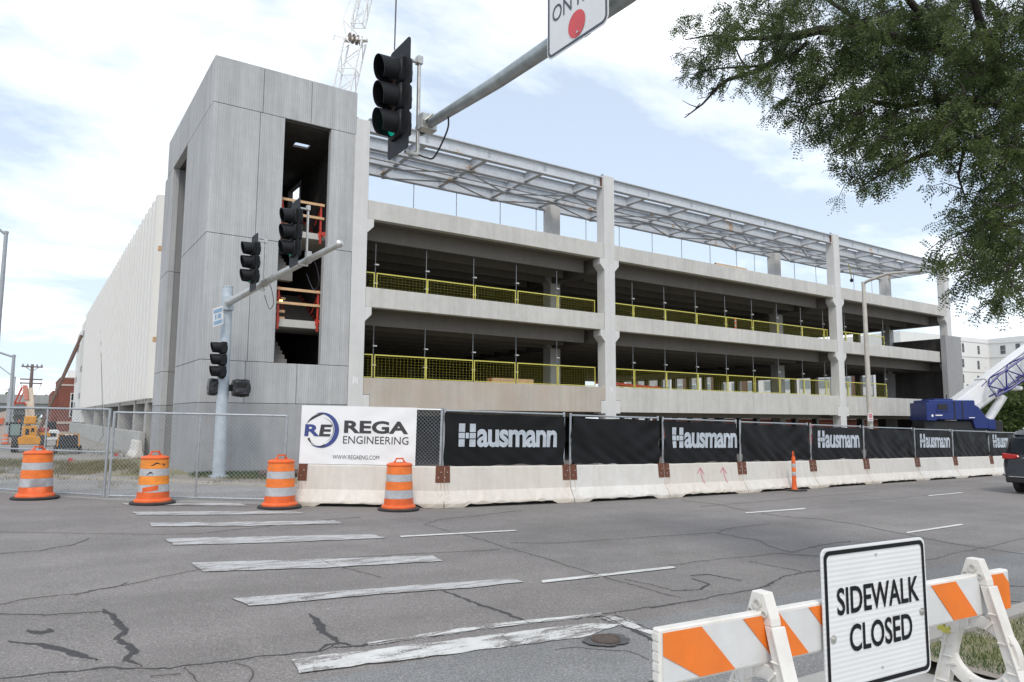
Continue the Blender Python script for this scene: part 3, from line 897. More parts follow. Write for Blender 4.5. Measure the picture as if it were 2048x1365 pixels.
for di, (z0, z1) in enumerate(DECKS[:2]):
    for (a, b) in COLX[1:]:
        c_ = (a + b) / 2
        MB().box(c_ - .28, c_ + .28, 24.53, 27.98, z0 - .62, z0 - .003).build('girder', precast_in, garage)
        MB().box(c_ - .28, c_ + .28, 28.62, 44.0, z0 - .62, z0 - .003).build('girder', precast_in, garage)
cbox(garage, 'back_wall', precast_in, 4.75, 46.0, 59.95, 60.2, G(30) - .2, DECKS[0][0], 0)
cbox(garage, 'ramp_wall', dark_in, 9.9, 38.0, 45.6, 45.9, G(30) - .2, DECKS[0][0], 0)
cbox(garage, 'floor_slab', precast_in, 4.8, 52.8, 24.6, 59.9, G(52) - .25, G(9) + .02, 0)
# right-hand end: dark block wall, grey ribbed panel, then open with upright fins
cbox(garage, 'end_wall', dark_in, 52.90, 53.15, 24.55, 27.98, G(53) - .2, z_(5.76), 0)
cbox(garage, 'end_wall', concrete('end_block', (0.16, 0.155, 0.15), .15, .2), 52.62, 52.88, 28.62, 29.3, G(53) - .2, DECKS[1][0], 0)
m = MB()
xs = [51.35 + 0.27 * k for k in range(9)]
prof = []
for k in range(8):
    x = 51.35 + .27 * k
    prof += [(x, 23.62), (x + .20, 23.62), (x + .22, 23.645), (x + .25, 23.645)]
prof += [(53.51, 23.62), (53.51, 23.96), (51.35, 23.96)]
m.prism(prof, G(53) - .2, z_(5.80), 'z')
m.build('ribbed_end_panel', concrete('grey_ribbed_end', (0.34, 0.34, 0.345), .06, .1), garage)
for k in range(15):
    y = 30.6 + 1.9 * k
    MB().box(52.75, 53.1, y, y + .42, G(53) - .2, DECKS[0][0]).build('end_fin', precast_in, garage)
for (z0, z1) in DECKS[:2]:
    MB().box(52.86, 53.08, 28.62, 59.9, z0 - .1, z1 + .12).build('end_edge_beam', precast, garage)

# yellow mesh guards and their posts, two decks
def mesh_guard(w, h, t):
    m = MB()
    m.box(0, w, -.015, .015, h - .04, h); m.box(0, w, -.015, .015, 0, .03)
    m.box(0, .03, -.015, .015, .03, h - .035); m.box(w - .03, w, -.015, .015, .03, h - .035)
    m.build('frame', yellow, t, local=True)
    m = MB(); n = max(3, int(w / .15))
    for k in range(1, n):
        x = w * k / n; m.box(x - .0014, x + .0014, -.002, .002, .03, h - .03)
    for k in range(1, 8):
        z = h * k / 8; m.box(.03, w - .03, -.007, -.003, z - .0014, z + .0014)
    m.build('wire_grid', plain('yellow_wire', (.50, .46, .07), .6), t, local=True)
POSTX = [[10.45, 12.57, 14.72, 16.82, 18.97], [23.48, 25.6, 27.84, 30.1, 32.29, 34.46, 36.68, 38.86], [41.11, 43.3, 45.46]]
GH = 0.86
proto = {}
bayname = ['left bay', 'middle bay', 'right bay']
for li, (zb, ln) in enumerate(((z_(1.47), 'lower deck'), (z_(4.52), 'upper deck'))):
    for bi, xsx in enumerate(POSTX):
        edges = [bays[bi][0] + .05] + xsx + ([bays[bi][1] - .05] if bi < 2 else [])
        for k, (a, b) in enumerate(zip(edges[:-1], edges[1:])):
            w = round(b - a - .06, 1)
            lab = '%s yellow mesh guard panel from the left, %s, %s' % (ORD[k], ln, bayname[bi])
            if w < 0.2: continue
            if w not in proto:
                t = thing('mesh_guard_panel', lab, 'guard panel', (a + .03, 24.62, zb), group='yellow mesh guards along the open decks')
                mesh_guard(w, GH, t); proto[w] = t
            else:
                dup(proto[w], (a + .03, 24.62, zb), None, lab)
        for k, x in enumerate(xsx):
            lab = '%s steel guard post from the left on %s, %s' % (ORD[k], ln, bayname[bi])
            if ('post', 0) not in proto:
                t = thing('guard_post', lab, 'post', (x, 24.68, zb - .15), group='steel posts holding the yellow guards')
                MB().tube([(0, 0, 0), (0, 0, 2.12)], 0.018, 7).build('tube', plain('post_grey', (.20, .205, .21), .5, .4), t, local=True)
                MB().box(-.06, .10, -.05, .05, .60, .64).build('clamp', alu, t, local=True)
                MB().box(-.03, .12, -.05, .05, 1.30, 1.35).build('clamp', alu, t, local=True)
                proto[('post', 0)] = t
            else:
                dup(proto[('post', 0)], (x, 24.68, zb - .15), None, lab)

# ------------------------------------------------------------------ steel canopy over the roof deck
canopy = thing('steel_canopy', 'galvanized steel canopy frame with rust spots above the roof deck', 'steel frame', (31, 26.3, z_(10.3)))
BZ0, BZ1 = z_(10.53), z_(11.05)
def ibeam_x(x0, x1, yc, z0, z1, w=.25, t=.035):
    m = MB(); m.box(x0, x1, yc - .008, yc + .008, z0 + t, z1 - t)
    m.box(x0, x1, yc - w / 2, yc + w / 2, z0, z0 + t); m.box(x0, x1, yc - w / 2, yc + w / 2, z1 - t, z1)
    return m
def ibeam_y(y0, y1, xc, z0, z1, w=.20, t=.028):
    m = MB(); m.box(xc - .007, xc + .007, y0, y1, z0 + t, z1 - t)
    m.box(xc - w / 2, xc + w / 2, y0, y1, z0, z0 + t); m.box(xc - w / 2, xc + w / 2, y0, y1, z1 - t, z1)
    return m
BY = [24.22, 25.77, 27.25, 28.55]
for bi, (a, b) in enumerate(bays):
    ibeam_x(a + .02, b - .02, BY[0], BZ0, BZ1).build('main_beam', steel, canopy)
    ibeam_x(a + .02, b - .02, BY[3], BZ0, BZ1).build('main_beam', steel, canopy)
    m = MB()
    for (xa) in (b - .045,):
        m.box(xa, xa + .025, 24.12, 24.32, BZ0 + .02, BZ1 - .05)
    m.build('end_plate', rust, canopy)
for y in BY[1:3]:
    ibeam_x(9.3, 53.0, y, BZ0, BZ1).build('middle_beam', steel, canopy)
px_list = [12.27, 15.12, 17.98, 20.80, 24.2, 27.2, 30.15, 33.08, 35.97, 38.6, 41.6, 44.5, 47.4, 50.2]
for x in px_list:
    for k in range(3):
        ibeam_y(BY[k] + .02, BY[k + 1] - .02, x, BZ0 + .08, BZ1 - .04).build('purlin', steel, canopy)
ibeam_y(24.3, 28.45, 52.82, BZ0, BZ1).build('end_beam', steel, canopy)
for k in range(len(px_list) - 1):
    a, b = px_list[k], px_list[k + 1]
    s = k % 2
    for (ya, yb) in ((BY[1], BY[2]), (BY[2], BY[3])):
        p, q = ((a, ya), (b, yb)) if s else ((a, yb), (b, ya))
        m = MB().bar((p[0], p[1], BZ0 - .03), (q[0], q[1], BZ0 - .03), .055, .010).bar((p[0], p[1] + .02, BZ0 - .055), (q[0], q[1] + .02, BZ0 - .055), .010, .05)
        m.build('cross_brace', steel, canopy)
MB().bar((9.4, 26.6, BZ0 + .0), (52.8, 26.6, BZ0 + .0), .12, .05).build('tie_channel', steel, canopy)
for i, x in enumerate([11.54, 13.84, 16.05, 18.49, 20.65, 23.9, 26.26, 28.76, 31.15, 33.61, 36.05, 37.79, 41.96, 44.38, 49.0, 51.37]):
    lab = 'thin steel prop under the canopy, %s from the left on the roof deck' % (ORD[i] if i < 12 else ['thirteenth', 'fourteenth', 'fifteenth', 'sixteenth'][i - 12])
    if i == 0:
        pr0 = thing('roof_prop', lab, 'prop', (x, 28.55, z_(7.45)), group='props standing on the roof deck')
        MB().tube([(0, 0, 0), (0, 0, .9)], .034, 7).tube([(0, 0, .9), (0, 0, 3.08)], .020, 7).build('tube', galv, pr0, local=True)
    else:
        dup(pr0, (x, 28.55, z_(7.45)), None, lab)
# strap hanging with its hook block
t = thing('hanging_strap', 'yellow sling with a dark weight hanging from the canopy', 'sling', at_Y(1700, 535, 26.9))
p = at_Y(1697, 528, 26.9); q = at_Y(1703, 556, 26.9)
MB().bar(p, q, .06, .015).build('strap', yellow, t)
MB().lathe([(0.001, -.17), (.10, -.12), (.12, 0), (.06, .1), (.001, .14)], q - Vector((0, 0, .15)), 10).build('weight', dark_metal, t, smooth=True)
t = thing('timber_stack', 'flat stack of brown timber on the roof deck edge', 'timber', at_Y(1452, 530, 24.2))
for k in range(3):
    p = at_Y(1430, 527, 24.16); MB().box(p.x, p.x + 2.4 - .2 * k, 24.04 + .09 * k, 24.12 + .09 * k, S3[1] + .004, S3[1] + .07 + .04 * (k % 2)).build('plank', lumber if k != 1 else rust_brown, t, bevel=.005)

# ================================================================== WHITE RIBBED SIDE WALL
WX = 4.42
sidewall = thing('white_side_wall', 'long white ribbed wall of the garage receding down the side street', 'wall', (WX, 58, G(4)))
prof = []
per = 1.2
for k in range(3):
    y = per * k
    prof += [(WX + .10, y + .004), (WX + .10, y + .46), (WX - .20, y + .54), (WX - .20, y + 1.10), (WX + .10, y + 1.18)]
prof += [(WX + .35, 3.6 - .012), (WX + .35, .004)]
wm = None
for k in range(13):
    y0 = 34.15 + 3.6 * k
    if wm is None:
        o = MB().prism(prof, z_(0.80), z_(9.88), 'z').build('wall_panel', white_rib, sidewall, local=True); wm = o.data
    else:
        o = bpy.data.objects.new('wall_panel', wm); col.objects.link(o); o.parent = sidewall
    o.location = Vector((0, y0, 0)) - ORIG[sidewall.name]
for (y0, y1, zt) in ((81.1, 89.0, 9.75), (89.1, 97.0, 9.3)):
    cbox(sidewall, 'end_panel', white_rib, WX - .05, WX + .3, y0, y1, z_(-.6), z_(zt))
m = MB()
for (y, zz_) in ((84.5, 8.2), (84.5, 4.6), (84.5, 1.8), (92.5, 7.2), (92.5, 3.8), (92.5, 1.0)):
    m.box(WX - .09, WX - .04, y, y + 2.2, z_(zz_), z_(zz_ + .55))
m.build('connection_plate', plain('grey_plate', (.3, .3, .3), .7), sidewall)
m = MB()
for zz_ in (3.2, 7.2):
    m.box(WX - .12, WX + .02, 34.0, 34.12, z_(zz_), z_(zz_ + .22))
m.build('wood_shim', lumber, sidewall)
for y in (35.9, 40.0, 47.2, 57.0, 65.0, 75.0, 86.0, 96.0):
    cbox(sidewall, 'lower_fin', ramp_conc, WX, WX + 1.1, y, y + .45, G(4) - .1, z_(0.80))
cbox(sidewall, 'inner_back_wall', precast_in, WX + 4.0, WX + 4.2, 34, 97, G(4) - .1, z_(.8), 0)
cbox(sidewall, 'lintel_beam', ramp_conc, WX + .05, WX + .3, 34.1, 97, z_(.62), z_(.795), 0)
rampw = MB().prism([(35.4, G(4) - .1), (97, G(4) - .1), (97, z_(-.67)), (35.4, z_(-.67))], 4.16, 4.40, 'x').build('low_ramp_wall', ramp_conc, sidewall, bevel=.015)
MB().tube([(WX - .16, 62.3, z_(6.5)), (WX - .3, 52.5, z_(-1.2)), (3.6, 49.5, G(3.6))], .014, 6).build('hanging_cable', dark_metal, sidewall)
t = thing('material_lift', 'orange and red scissor lift parked inside the lower opening', 'lift', (6.2, 43.0, G(6)))
MB().box(5.7, 6.6, 42.0, 44.4, G(6) + .25, G(6) + .7).build('chassis', tele_red, t, bevel=.03)
m = MB()
for k in range(3):
    z0 = G(6) + .7 + .4 * k
    m.bar((6.1, 42.1, z0), (6.1, 44.3, z0 + .4), .08, .08).bar((6.1, 44.3, z0), (6.1, 42.1, z0 + .4), .08, .08)
m.build('scissor_arms', white_paint, t)
MB().box(5.7, 6.6, 42.0, 44.4, G(6) + 1.9, G(6) + 2.05).box(5.7, 5.76, 42.0, 44.4, G(6) + 2.05, G(6) + 2.6).build('platform', orange, t)
m = MB()
for (x, y) in ((5.75, 42.3), (6.55, 42.3), (5.75, 44.0), (6.55, 44.0)):
    m.lathe([(0.001, -.08), (.25, -.08), (.25, .08), (.001, .08)], (x, y, G(6) + .25), 12, axis='x')
m.build('wheel', rubber, t)

# ================================================================== CONCRETE BARRIERS ALONG THE ROAD
SEAM = [(4.54, 14.55), (7.13, 13.02), (10.34, 12.80), (13.29, 12.72), (16.47, 12.86), (20.17, 13.13), (23.66, 13.44), (27.58, 13.73), (30.95, 13.94), (34.73, 14.20), (38.4, 14.5)]
BH = 0.82
def barrier_mesh(L, t):
    """jersey profile with chipped, notched foot; local x along the barrier, front towards -y"""
    prof = [(-.30, .0), (-.30, .08), (-.135, .33), (-.085, BH - .02), (-.07, BH), (.07, BH), (.085, BH - .02), (.135, .33), (.30, .08), (.30, .0)]
    nx = 22
    m = MB(); n = len(prof)
    for i in range(nx + 1):
        u = i / nx; x = .012 + (L - .024) * u
        raise_ = 0.055 if 0.16 < u < 0.84 else 0.0
        for j, (y, z) in enumerate(prof):
            zz = z; yy = y
            if j in (0, n - 1):
                zz = raise_ + (random.uniform(0, .03) if raise_ else random.uniform(0, .01))
            if j in (1, n - 2):
                zz = .085 + (random.choice([0, 0, 0, .02, .05]) if raise_ else 0) + random.uniform(-.008, .008)
                yy = y * (1 - random.choice([0, 0, 0, .06]))
            m.v.append((x, yy, zz))
    for i in range(nx):
        for j in range(n - 1):
            m.f.append((i * n + j, (i + 1) * n + j, (i + 1) * n + j + 1, i * n + j + 1)); m.m.append(0)
        m.f.append((i * n + n - 1, (i + 1) * n + n - 1, (i + 1) * n, i * n)); m.m.append(0)
    m.f.append(tuple(range(n))); m.m.append(0)
    m.f.append(tuple(reversed([nx * n + j for j in range(n)]))); m.m.append(0)
    m.build('body', barrier_mat, t, local=True)
def plate(t, x0, x1, z0=.50, z1=None):
    z1 = BH + .012 if z1 is None else z1
    m = MB()
    def yf(z): return -.135 - (z - .33) / (BH - .35) * -.05
    a = [(x0, yf(z0) - .012, z0), (x1, yf(z0) - .012, z0), (x1, yf(z1) - .012, z1), (x0, yf(z1) - .012, z1)]
    b = [(p[0], p[1] + .02, p[2]) for p in a]
    m.add(a + b, [(0, 1, 2, 3), (7, 6, 5, 4), (0, 4, 5, 1), (1, 5, 6, 2), (2, 6, 7, 3), (3, 7, 4, 0)])
    m.box(x0, x1, -.085, .09, BH + .002, BH + .014)
    o = m.build('rust_plate', rust, t, local=True)
    mm = MB()
    for (fx_, fz) in ((.35, .30), (.65, .62)):
        x = x0 + (x1 - x0) * fx_; z = z0 + (z1 - z0) * fz
        mm.lathe([(.001, -.02), (.012, -.018), (.012, 0)], (x, yf(z) - .012, z), 8, axis='y')
    mm.build('bolt', alu, o, local=True)
blabels = ['stained barrier under the white banner, standing at an angle', 'barrier under the first black lettered banner, beside the white one',
           'barrier under the second, blank black banner', 'barrier with two pink spray-painted arrows', 'barrier behind the thin orange tube post',
           'barrier under the third lettered banner, right of the tube post', 'pale barrier right of the lamp post sign', 'barrier under the lettered banner before the blue crane',
           'cream barrier under the blank banner below the blue crane', 'barrier half hidden by the dark van']
barr = []
for i in range(len(SEAM) - 1):
    a = Vector((*SEAM[i], 0)); b = Vector((*SEAM[i + 1], 0))
    d = b - a; L = d.length; ang = math.atan2(d.y, d.x)
    nrm = Vector((-d.y, d.x, 0)).normalized()
    o = a + nrm * .30
    t = thing('concrete_barrier', 'concrete ' + blabels[i], 'barrier', (o.x, o.y, G(o.x)), ang, 'concrete barriers along the kerb lane')
    t.rotation_euler = (0, math.atan((G(a.x) - G(b.x)) / L), ang)
    barrier_mesh(L, t)
    plate(t, .02, .20); plate(t, L - .20, L - .02)
    barr.append((t, o, d.normalized(), nrm, L))
# pink arrows on the fourth barrier
t, o, d, nrm, L = barr[3]
for u in (0.48, 0.80):
    m = MB(); x = L * u * .92
    def sf(z): return (-.135 + (z - .33) / (BH - .35) * .05) if z > .33 else (-.135 - (.33 - z) / .25 * .165)
    for (p, q) in (((x + .12, .30), (x + .03, .48)), ((x + .03, .48), (x, .70)), ((x, .70), (x - .13, .56)), ((x, .70), (x + .13, .54))):
        v = []
        for k in range(5):
            s = k / 4; cx_ = p[0] + (q[0] - p[0]) * s; cz_ = p[1] + (q[1] - p[1]) * s
            dx, dz = q[0] - p[0], q[1] - p[1]; ln = math.hypot(dx, dz); nx_, nz_ = -dz / ln * .014, dx / ln * .014
            v += [(cx_ + nx_, sf(cz_ + nz_) - .006, cz_ + nz_), (cx_ - nx_, sf(cz_ - nz_) - .006, cz_ - nz_)]
        m.add(v, [(2 * k, 2 * k + 1, 2 * k + 3, 2 * k + 2) for k in range(4)])
    m.build('spray_arrow', plain('pink_spray', (.62, .22, .26), .7, 0, .2, 30), t, local=True, fix=False)
# rusty coupling pin at the first gap
t = thing('barrier_pin', 'rusty coupling loop in the gap between the first two barriers', 'pin', (7.12, 13.25, G(7.1)))
MB().tube([(7.13, 13.30, G(7.1) + .30), (7.13, 13.30, G(7.1) + .68)], .02, 8).tube([(7.06, 13.3, G(7.1) + .55), (7.20, 13.3, G(7.1) + .55)], .018, 6).build('loop', rust, t)

# ------------------------------------------------------------------ fence panels and banners on top of the barriers
FH = 1.22
def chain_link(m, w, z0, z1, pitch=.075, r=.0028, y=0.0, nside=3):
    h = z1 - z0
    step = pitch * 1.414
    for k in range(1, int((w + h) / step) + 1):
        s = k * step
        xa = min(s, w); xb = max(0.0, s - h)
        if abs(xa - xb) < .01: continue
        m.tube([(xa, y, z0 + s - xa), (xb, y, z0 + s - xb)], r, nside, cap=False)
        m.tube([(w - xa, y + .004, z0 + s - xa), (w - xb, y + .004, z0 + s - xb)], r, nside, cap=False)
def wave(u, v, seed, amp):
    return amp * (math.sin(u * 2.3 + seed) * .5 + math.sin(u * 5.1 + v * 3 + seed * 2.7) * .3 + math.sin(v * 6 + u * 1.7 + seed * 1.3) * .25 + .5 * math.sin((u + v * .8) * 9 + seed) * math.exp(-((u % 3.3) * 1.2)) + .55 * math.sin((u * .5 - v) * 13 + seed * 1.9) * math.exp(-abs(u - 2.6 + .6 * math.sin(seed)) * 1.6) + .35 * math.sin((u * 1.1 + v * 1.9) * 11 + seed) * math.exp(-v * 2.5))
def logo_H(mb, fn, x0, x1, y0, y1):
    w = x1 - x0; h = y1 - y0; s = w * .36; gp_ = w * .05
    def R(a, b, c_, d_):
        mb.add([fn(a, c_), fn(b, c_), fn(b, d_), fn(a, d_)], [(0, 1, 2, 3)])
    R(x0, x0 + s, y0 + h * .60 + gp_, y1); R(x0, x0 + s, y0 + h * .36, y0 + h * .60); R(x0, x0 + s, y0, y0 + h * .36 - gp_)
    R(x1 - s, x1, y0 + h * .60 + gp_, y1); R(x1 - s, x1, y0 + h * .36, y0 + h * .60 - gp_ * .0); R(x1 - s, x1, y0, y0 + h * .36 - gp_)
    R(x0 + s + gp_, x1 - s - gp_, y0 + h * .36, y0 + h * .60)
banlab = {1: 'black mesh banner with grey lettering nearest the white banner', 2: 'blank black mesh banner right of the first lettered one',
          3: 'black mesh banner with grey lettering above the pink arrows', 4: 'blank wrinkled black banner behind the orange tube post',
          5: 'black lettered banner between the red sign and the lamp post', 6: 'blank black banner just right of the lamp post',
          7: 'black lettered banner below the blue crane', 8: 'shiny blank black banner below the crane boom', 9: 'creased black banner with lettering cut off by the van'}
for i, (bt, o, d, nrm, L) in enumerate(barr):
    z0b = G(o.x) + BH; ang = math.atan2(d.y, d.x)
    fl = thing('barrier_fence', 'steel fence frame on the ' + blabels[i], 'fence', (o.x, o.y, z0b), ang, 'fence frames on top of the barriers')
    tilt = math.atan((G((o + d * L).x) - G(o.x)) / L)
    fl.rotation_euler = (0, -tilt, ang)
    hh = FH * (1.0 - .012 * i)
    e0 = .10
    for x in (e0, L - e0):
        MB().tube([(x, 0, -.05 if i == 0 else .012), (x, 0, hh)], .026, 8).build('post', galv, fl, local=True)
    MB().tube([(e0, 0, hh - .05), (L - e0, 0, hh - .05)], .02, 8).build('top_rail', galv, fl, local=True)
    if i == 0:
        m = MB(); chain_link(m, L - 2 * e0, .03, hh - .04, .055, .0032)
        m.v = [(v[0] + e0, v[1], v[2]) for v in m.v]
        m.build('chain_link_mesh', galv, fl, local=True, fix=False)
    # banners
    if i == 0:
        bw, bh, seed, amp, bx0 = L * .785, hh - .03, 1.0, .010, .03
    else:
        bw, bh, seed, amp, bx0 = L - .20, hh - .10, 3.1 * i, (.034 if i % 2 == 0 else .020), .10
    W = [None]
    def fn(u, v, lift=.0, bx0=bx0, seed=seed, amp=amp, bh=bh):
        return (bx0 + u, -.05 - wave(u, v, seed, amp) - lift, .012 + v)
    nx, nz = 64, 24
    m = MB()
    for a in range(nx + 1):
        for c_ in range(nz + 1):
            u = bw * a / nx; v = bh * c_ / nz
            p = list(fn(u, v))
            if i > 0:
                if c_ == 0: p[2] += .02 * math.sin(u * 2.6 + seed) + .012 * math.sin(u * 11)
                if c_ == nz: p[2] -= .025 * abs(math.sin(u * 1.9 + seed))
                edge = min(u, bw - u)
                p[0] += (.02 * math.sin(v * 8 + seed)) * (1 if edge < .01 else 0)
            m.v.append(tuple(p))
    for a in range(nx):
        for c_ in range(nz):
            k = a * (nz + 1) + c_
            m.f.append((k, k + nz + 1, k + nz + 2, k + 1)); m.m.append(0)
    lab = 'white banner with blue ring emblem on the angled fence' if i == 0 else banlab[i]
    bt2 = thing('fence_banner', lab, 'banner', (o.x, o.y, z0b), ang, 'banners tied to the barrier fence')
    bt2.rotation_euler = (0, -tilt, ang)
    m.build('cloth', banner_white if i == 0 else banner_black, bt2, smooth=True, local=True, fix=False)
    if i in (1, 3, 5, 7, 9):
        m = MB()
        f2 = lambda u, v: fn(u, v, .014)
        u0, u1 = (bw * .10, bw * .93); v0 = bh * .36
        if i == 1: u0, u1 = bw * .105, bw * .925
        if i == 3: u0, u1 = bw * .10, bw * .985
        capH = (u1 - u0) * .20
        logo_H(m, f2, u0, u0 + (u1 - u0) * .16, v0, v0 + capH * .98)
        text_fit(m, 'ausmann', f2, u0 + (u1 - u0) * .175, u1, v0 - .008, v0 + capH * .76, bold=.030, space=.93)
        m.build('lettering', ink_grey, bt2, local=True, fix=False)
    if i == 0:
        f2 = lambda u, v: fn(u, v, .006)
        def rel(px_, py_):                      # banner print measured as fractions of the sheet
            return px_ * bw, py_ * bh
        mk = MB(); mbl = MB()
        X = lambda f_: f_ * bw
        Z = lambda f_: f_ * bh
        text_fit(mk, 'REGA', f2, X(.372), X(.93), Z(.535), Z(.755), bold=.035, space=1.02)
        text_fit(mk, 'ENGINEERING', f2, X(.368), X(.935), Z(.355), Z(.487), bold=.0)
        text_fit(mk, 'WWW.REGAENG.COM', f2, X(.285), X(.685), Z(.088), Z(.158), bold=-.003)
        text_fit(mk, 'E', f2, X(.165), X(.262), Z(.47), Z(.675), bold=.035, shear=.15)
        text_fit(mbl, 'R', f2, X(.035), X(.165), Z(.47), Z(.675), bold=.035, shear=.05)
        cxr, czr = X(.180), Z(.578); rx, rz = X(.150), Z(.305)
        def crescent(mb, t0, t1, w0, w1, sc=1.0):
            n = 30; v = []
            for k in range(n + 1):
                s = k / n; t = t0 + (t1 - t0) * s
                w = w0 + (w1 - w0) * math.sin(PI * s)
                v += [f2(cxr + rx * sc * math.cos(t), czr + rz * sc * math.sin(t)), f2(cxr + rx * (sc - w) * math.cos(t), czr + rz * (sc - w) * math.sin(t))]
            mb.add(v, [(2 * k, 2 * k + 1, 2 * k + 3, 2 * k + 2) for k in range(n)])
        crescent(mbl, rad(-125), rad(112), .01, .27)
        crescent(mk, rad(80), rad(158), .01, .15, .94)
        crescent(mk, rad(212), rad(285), .15, .02, .94)
        crescent(mk, rad(-75), rad(90), .0, .035, .70)
        mk.build('lettering', ink_black, bt2, local=True, fix=False)
        mbl.build('emblem', ink_blue, bt2, local=True, fix=False)

# ------------------------------------------------------------------ free-standing chain-link panels on the left
FL = [(-5.6, 24.6), (-0.75, 20.35), (1.50, 17.55), (4.62, 15.35)]
fl_lab = ['chain-link fence panel at the far left edge, in front of the yellow machine', 'chain-link fence panel behind the two left barrels', 'chain-link fence panel in front of the grey stair tower']
for i in range(3):
    a = Vector((*FL[i], 0)); b = Vector((*FL[i + 1], 0)); d = b - a; L = d.length; ang = math.atan2(d.y, d.x)
    t = thing('chain_link_panel', fl_lab[i], 'fence', (a.x, a.y, G(a.x)), ang, 'temporary chain-link panels')
    t.rotation_euler = (0, math.atan((G(a.x) - G(b.x)) / L), ang)
    H = 1.86 if i < 2 else 1.80
    m = MB()
    for x in (.05, L - .05): MB().tube([(x, 0, 0.02), (x, 0, H + .02)], .028, 8).build('post', galv, t, local=True)
    MB().tube([(L * .5, 0, .04), (L * .5, 0, H)], .018, 7).build('thin_post', galv, t, local=True)
    MB().tube([(.05, 0, H), (L - .05, 0, H)], .022, 8).build('top_rail', galv, t, local=True)
    MB().tube([(.05, 0, .05), (L - .05, 0, .05)], .02, 8).build('bottom_rail', galv, t, local=True)
    if i < 2: MB().tube([(.05, 0, H * .51), (L - .05, 0, H * .51)], .018, 8).build('middle_rail', galv, t, local=True)
    m = MB(); chain_link(m, L - .12, .06, H - .02, .062, .0034)
    m.v = [(v[0] + .06, v[1], v[2]) for v in m.v]
    m.build('chain_link_mesh', galv, t, local=True, fix=False)

# ================================================================== BARRELS AND TUBE POST
def barrel(loc, label, worn=False, rot=0.0, scale=1.0, dent=0.0):
    t = thing('traffic_barrel', label, 'traffic barrel', loc, rot, 'orange and white traffic barrels')
    t.scale = (scale,) * 3
    MB().lathe([(.001, 0), (.40, 0), (.41, .015), (.41, .035), (.39, .05), (.30, .055), (.001, .055)], (0, 0, 0), 26).build('rubber_base', rubber, t, smooth=True, local=True)
    bands = [(.05, .235, orange, 'foot'), (.235, .40, white_sheet, 'band'), (.40, .56, orange_hi, 'band'), (.56, .70, white_sheet, 'band'), (.70, .86, orange_hi, 'band')]
    if worn:
        bands = [(.05, .235, orange, 'foot'), (.235, .38, white_sheet, 'band'), (.38, .54, orange_worn, 'band'), (.54, .68, white_sheet, 'band'), (.68, .86, orange_worn, 'band')]
    def R(z): return .292 - .055 * z
    for (a, b, mt, nm) in bands:
        if nm == 'foot':
            prof = [(.335, a), (.335, a + .03), (.315, a + .055), (R(a), a + .07), (R(b) + .004, b - .006), (R(b) - .004, b)]
        else:
            prof = [(R(a) - .006, a), (R(a), a + .006), (R(b), b - .006), (R(b) - .006, b)]
        m = MB().lathe(prof, (0, 0, 0), 30)
        if dent or worn:
            nv = []
            for (x, y, z) in m.v:
                an = math.atan2(y, x)
                k = 1 - (dent * math.exp(-((an + 1.9) / .35) ** 2) * math.exp(-((z - .25) / .12) ** 2)) + .008 * math.sin(3 * an + z * 9)
                nv.append((x * k, y * k, z))
            m.v = nv
        m.build(nm, mt, t, smooth=True, local=True)
    if worn:
        for (z0p, z1p, arcs, mt) in ((.238, .377, ((-88, -50), (-30, 10), (60, 200)), None), (.24, .375, ((-152, -92),), orange), (.545, .675, ((-140, -112),), ink_black), (.72, .82, ((-128, -84), (-80, -62)), ink_black)):
            for (a0, a1) in arcs:
                if mt is None: continue
                n = 10; v = []
                for k in range(n + 1):
                    an = rad(a0 + (a1 - a0) * k / n)
                    zt_p = z1p - (.05 * (1 - k / n) if mt is orange else .03 * abs(math.sin(k * 1.7)))
                    zb_p = z0p + (.04 * k / n if mt is orange else .035 + .02 * math.sin(k * .55 + a0))
                    if mt is ink_black: zt_p = zb_p + .028 * math.sin(PI * k / n) + .002
                    v += [(R(zb_p) * 1.012 * math.cos(an), R(zb_p) * 1.012 * math.sin(an), zb_p), (R(zt_p) * 1.012 * math.cos(an), R(zt_p) * 1.012 * math.sin(an), zt_p)]
                MB().add(v, [(2 * k, 2 * k + 2, 2 * k + 3, 2 * k + 1) for k in range(n)]).build('torn_patch' if mt is orange else 'scuff_mark', orange if mt is orange else rubber, t, local=True, fix=False)
    m = MB().lathe([(R(.86) + .008, .86), (R(.86) + .01, .885), (R(.9) - .01, .905), (.16, .925), (.001, .925)], (0, 0, 0), 30)
    m.build('lid', orange, t, smooth=True, local=True)
    m = MB()
    for s in (-1, 1):
        m.prism([(s * .13, .92), (s * .06, 1.0), (s * .06, .985), (s * .09, .92)], -.028, .028, 'y')
    m.box(-.075, .075, -.028, .028, .985, 1.012)
    m.build('handle', orange, t, local=True)
    return t
p = ground_at(70, 998); barrel((p.x, p.y, G(p.x)), 'dented orange and white traffic barrel, leftmost by the fence', rot=.4, scale=1.06, dent=.22)
p = ground_at(305, 1008); barrel((p.x, p.y, G(p.x)), 'faded traffic barrel with torn white stripe in front of the stair tower', True, rot=.2, scale=1.03)
p = ground_at(559, 1016); barrel((p.x, p.y, G(p.x)), 'clean orange and white traffic barrel left of the white banner', rot=.1, scale=1.02)
p = ground_at(797, 1020.5); barrel((p.x, p.y, G(p.x)), 'orange and white traffic barrel in front of the white banner', rot=-.2, scale=1.0)
p = ground_at(1589, 982)
t = thing('tube_delineator', 'thin orange tube post with grey bands in front of the barriers', 'delineator', (p.x, p.y, G(p.x)))
t.scale = (1.03, 1.03, 1.08)
m = MB()
m.prism([(-.22, -.26), (.22, -.26), (.26, -.2), (.26, .2), (.22, .26), (-.22, .26), (-.26, .2), (-.26, -.2)], 0, .04, 'z'); m.build('base', rubber, t, local=True, bevel=.008)
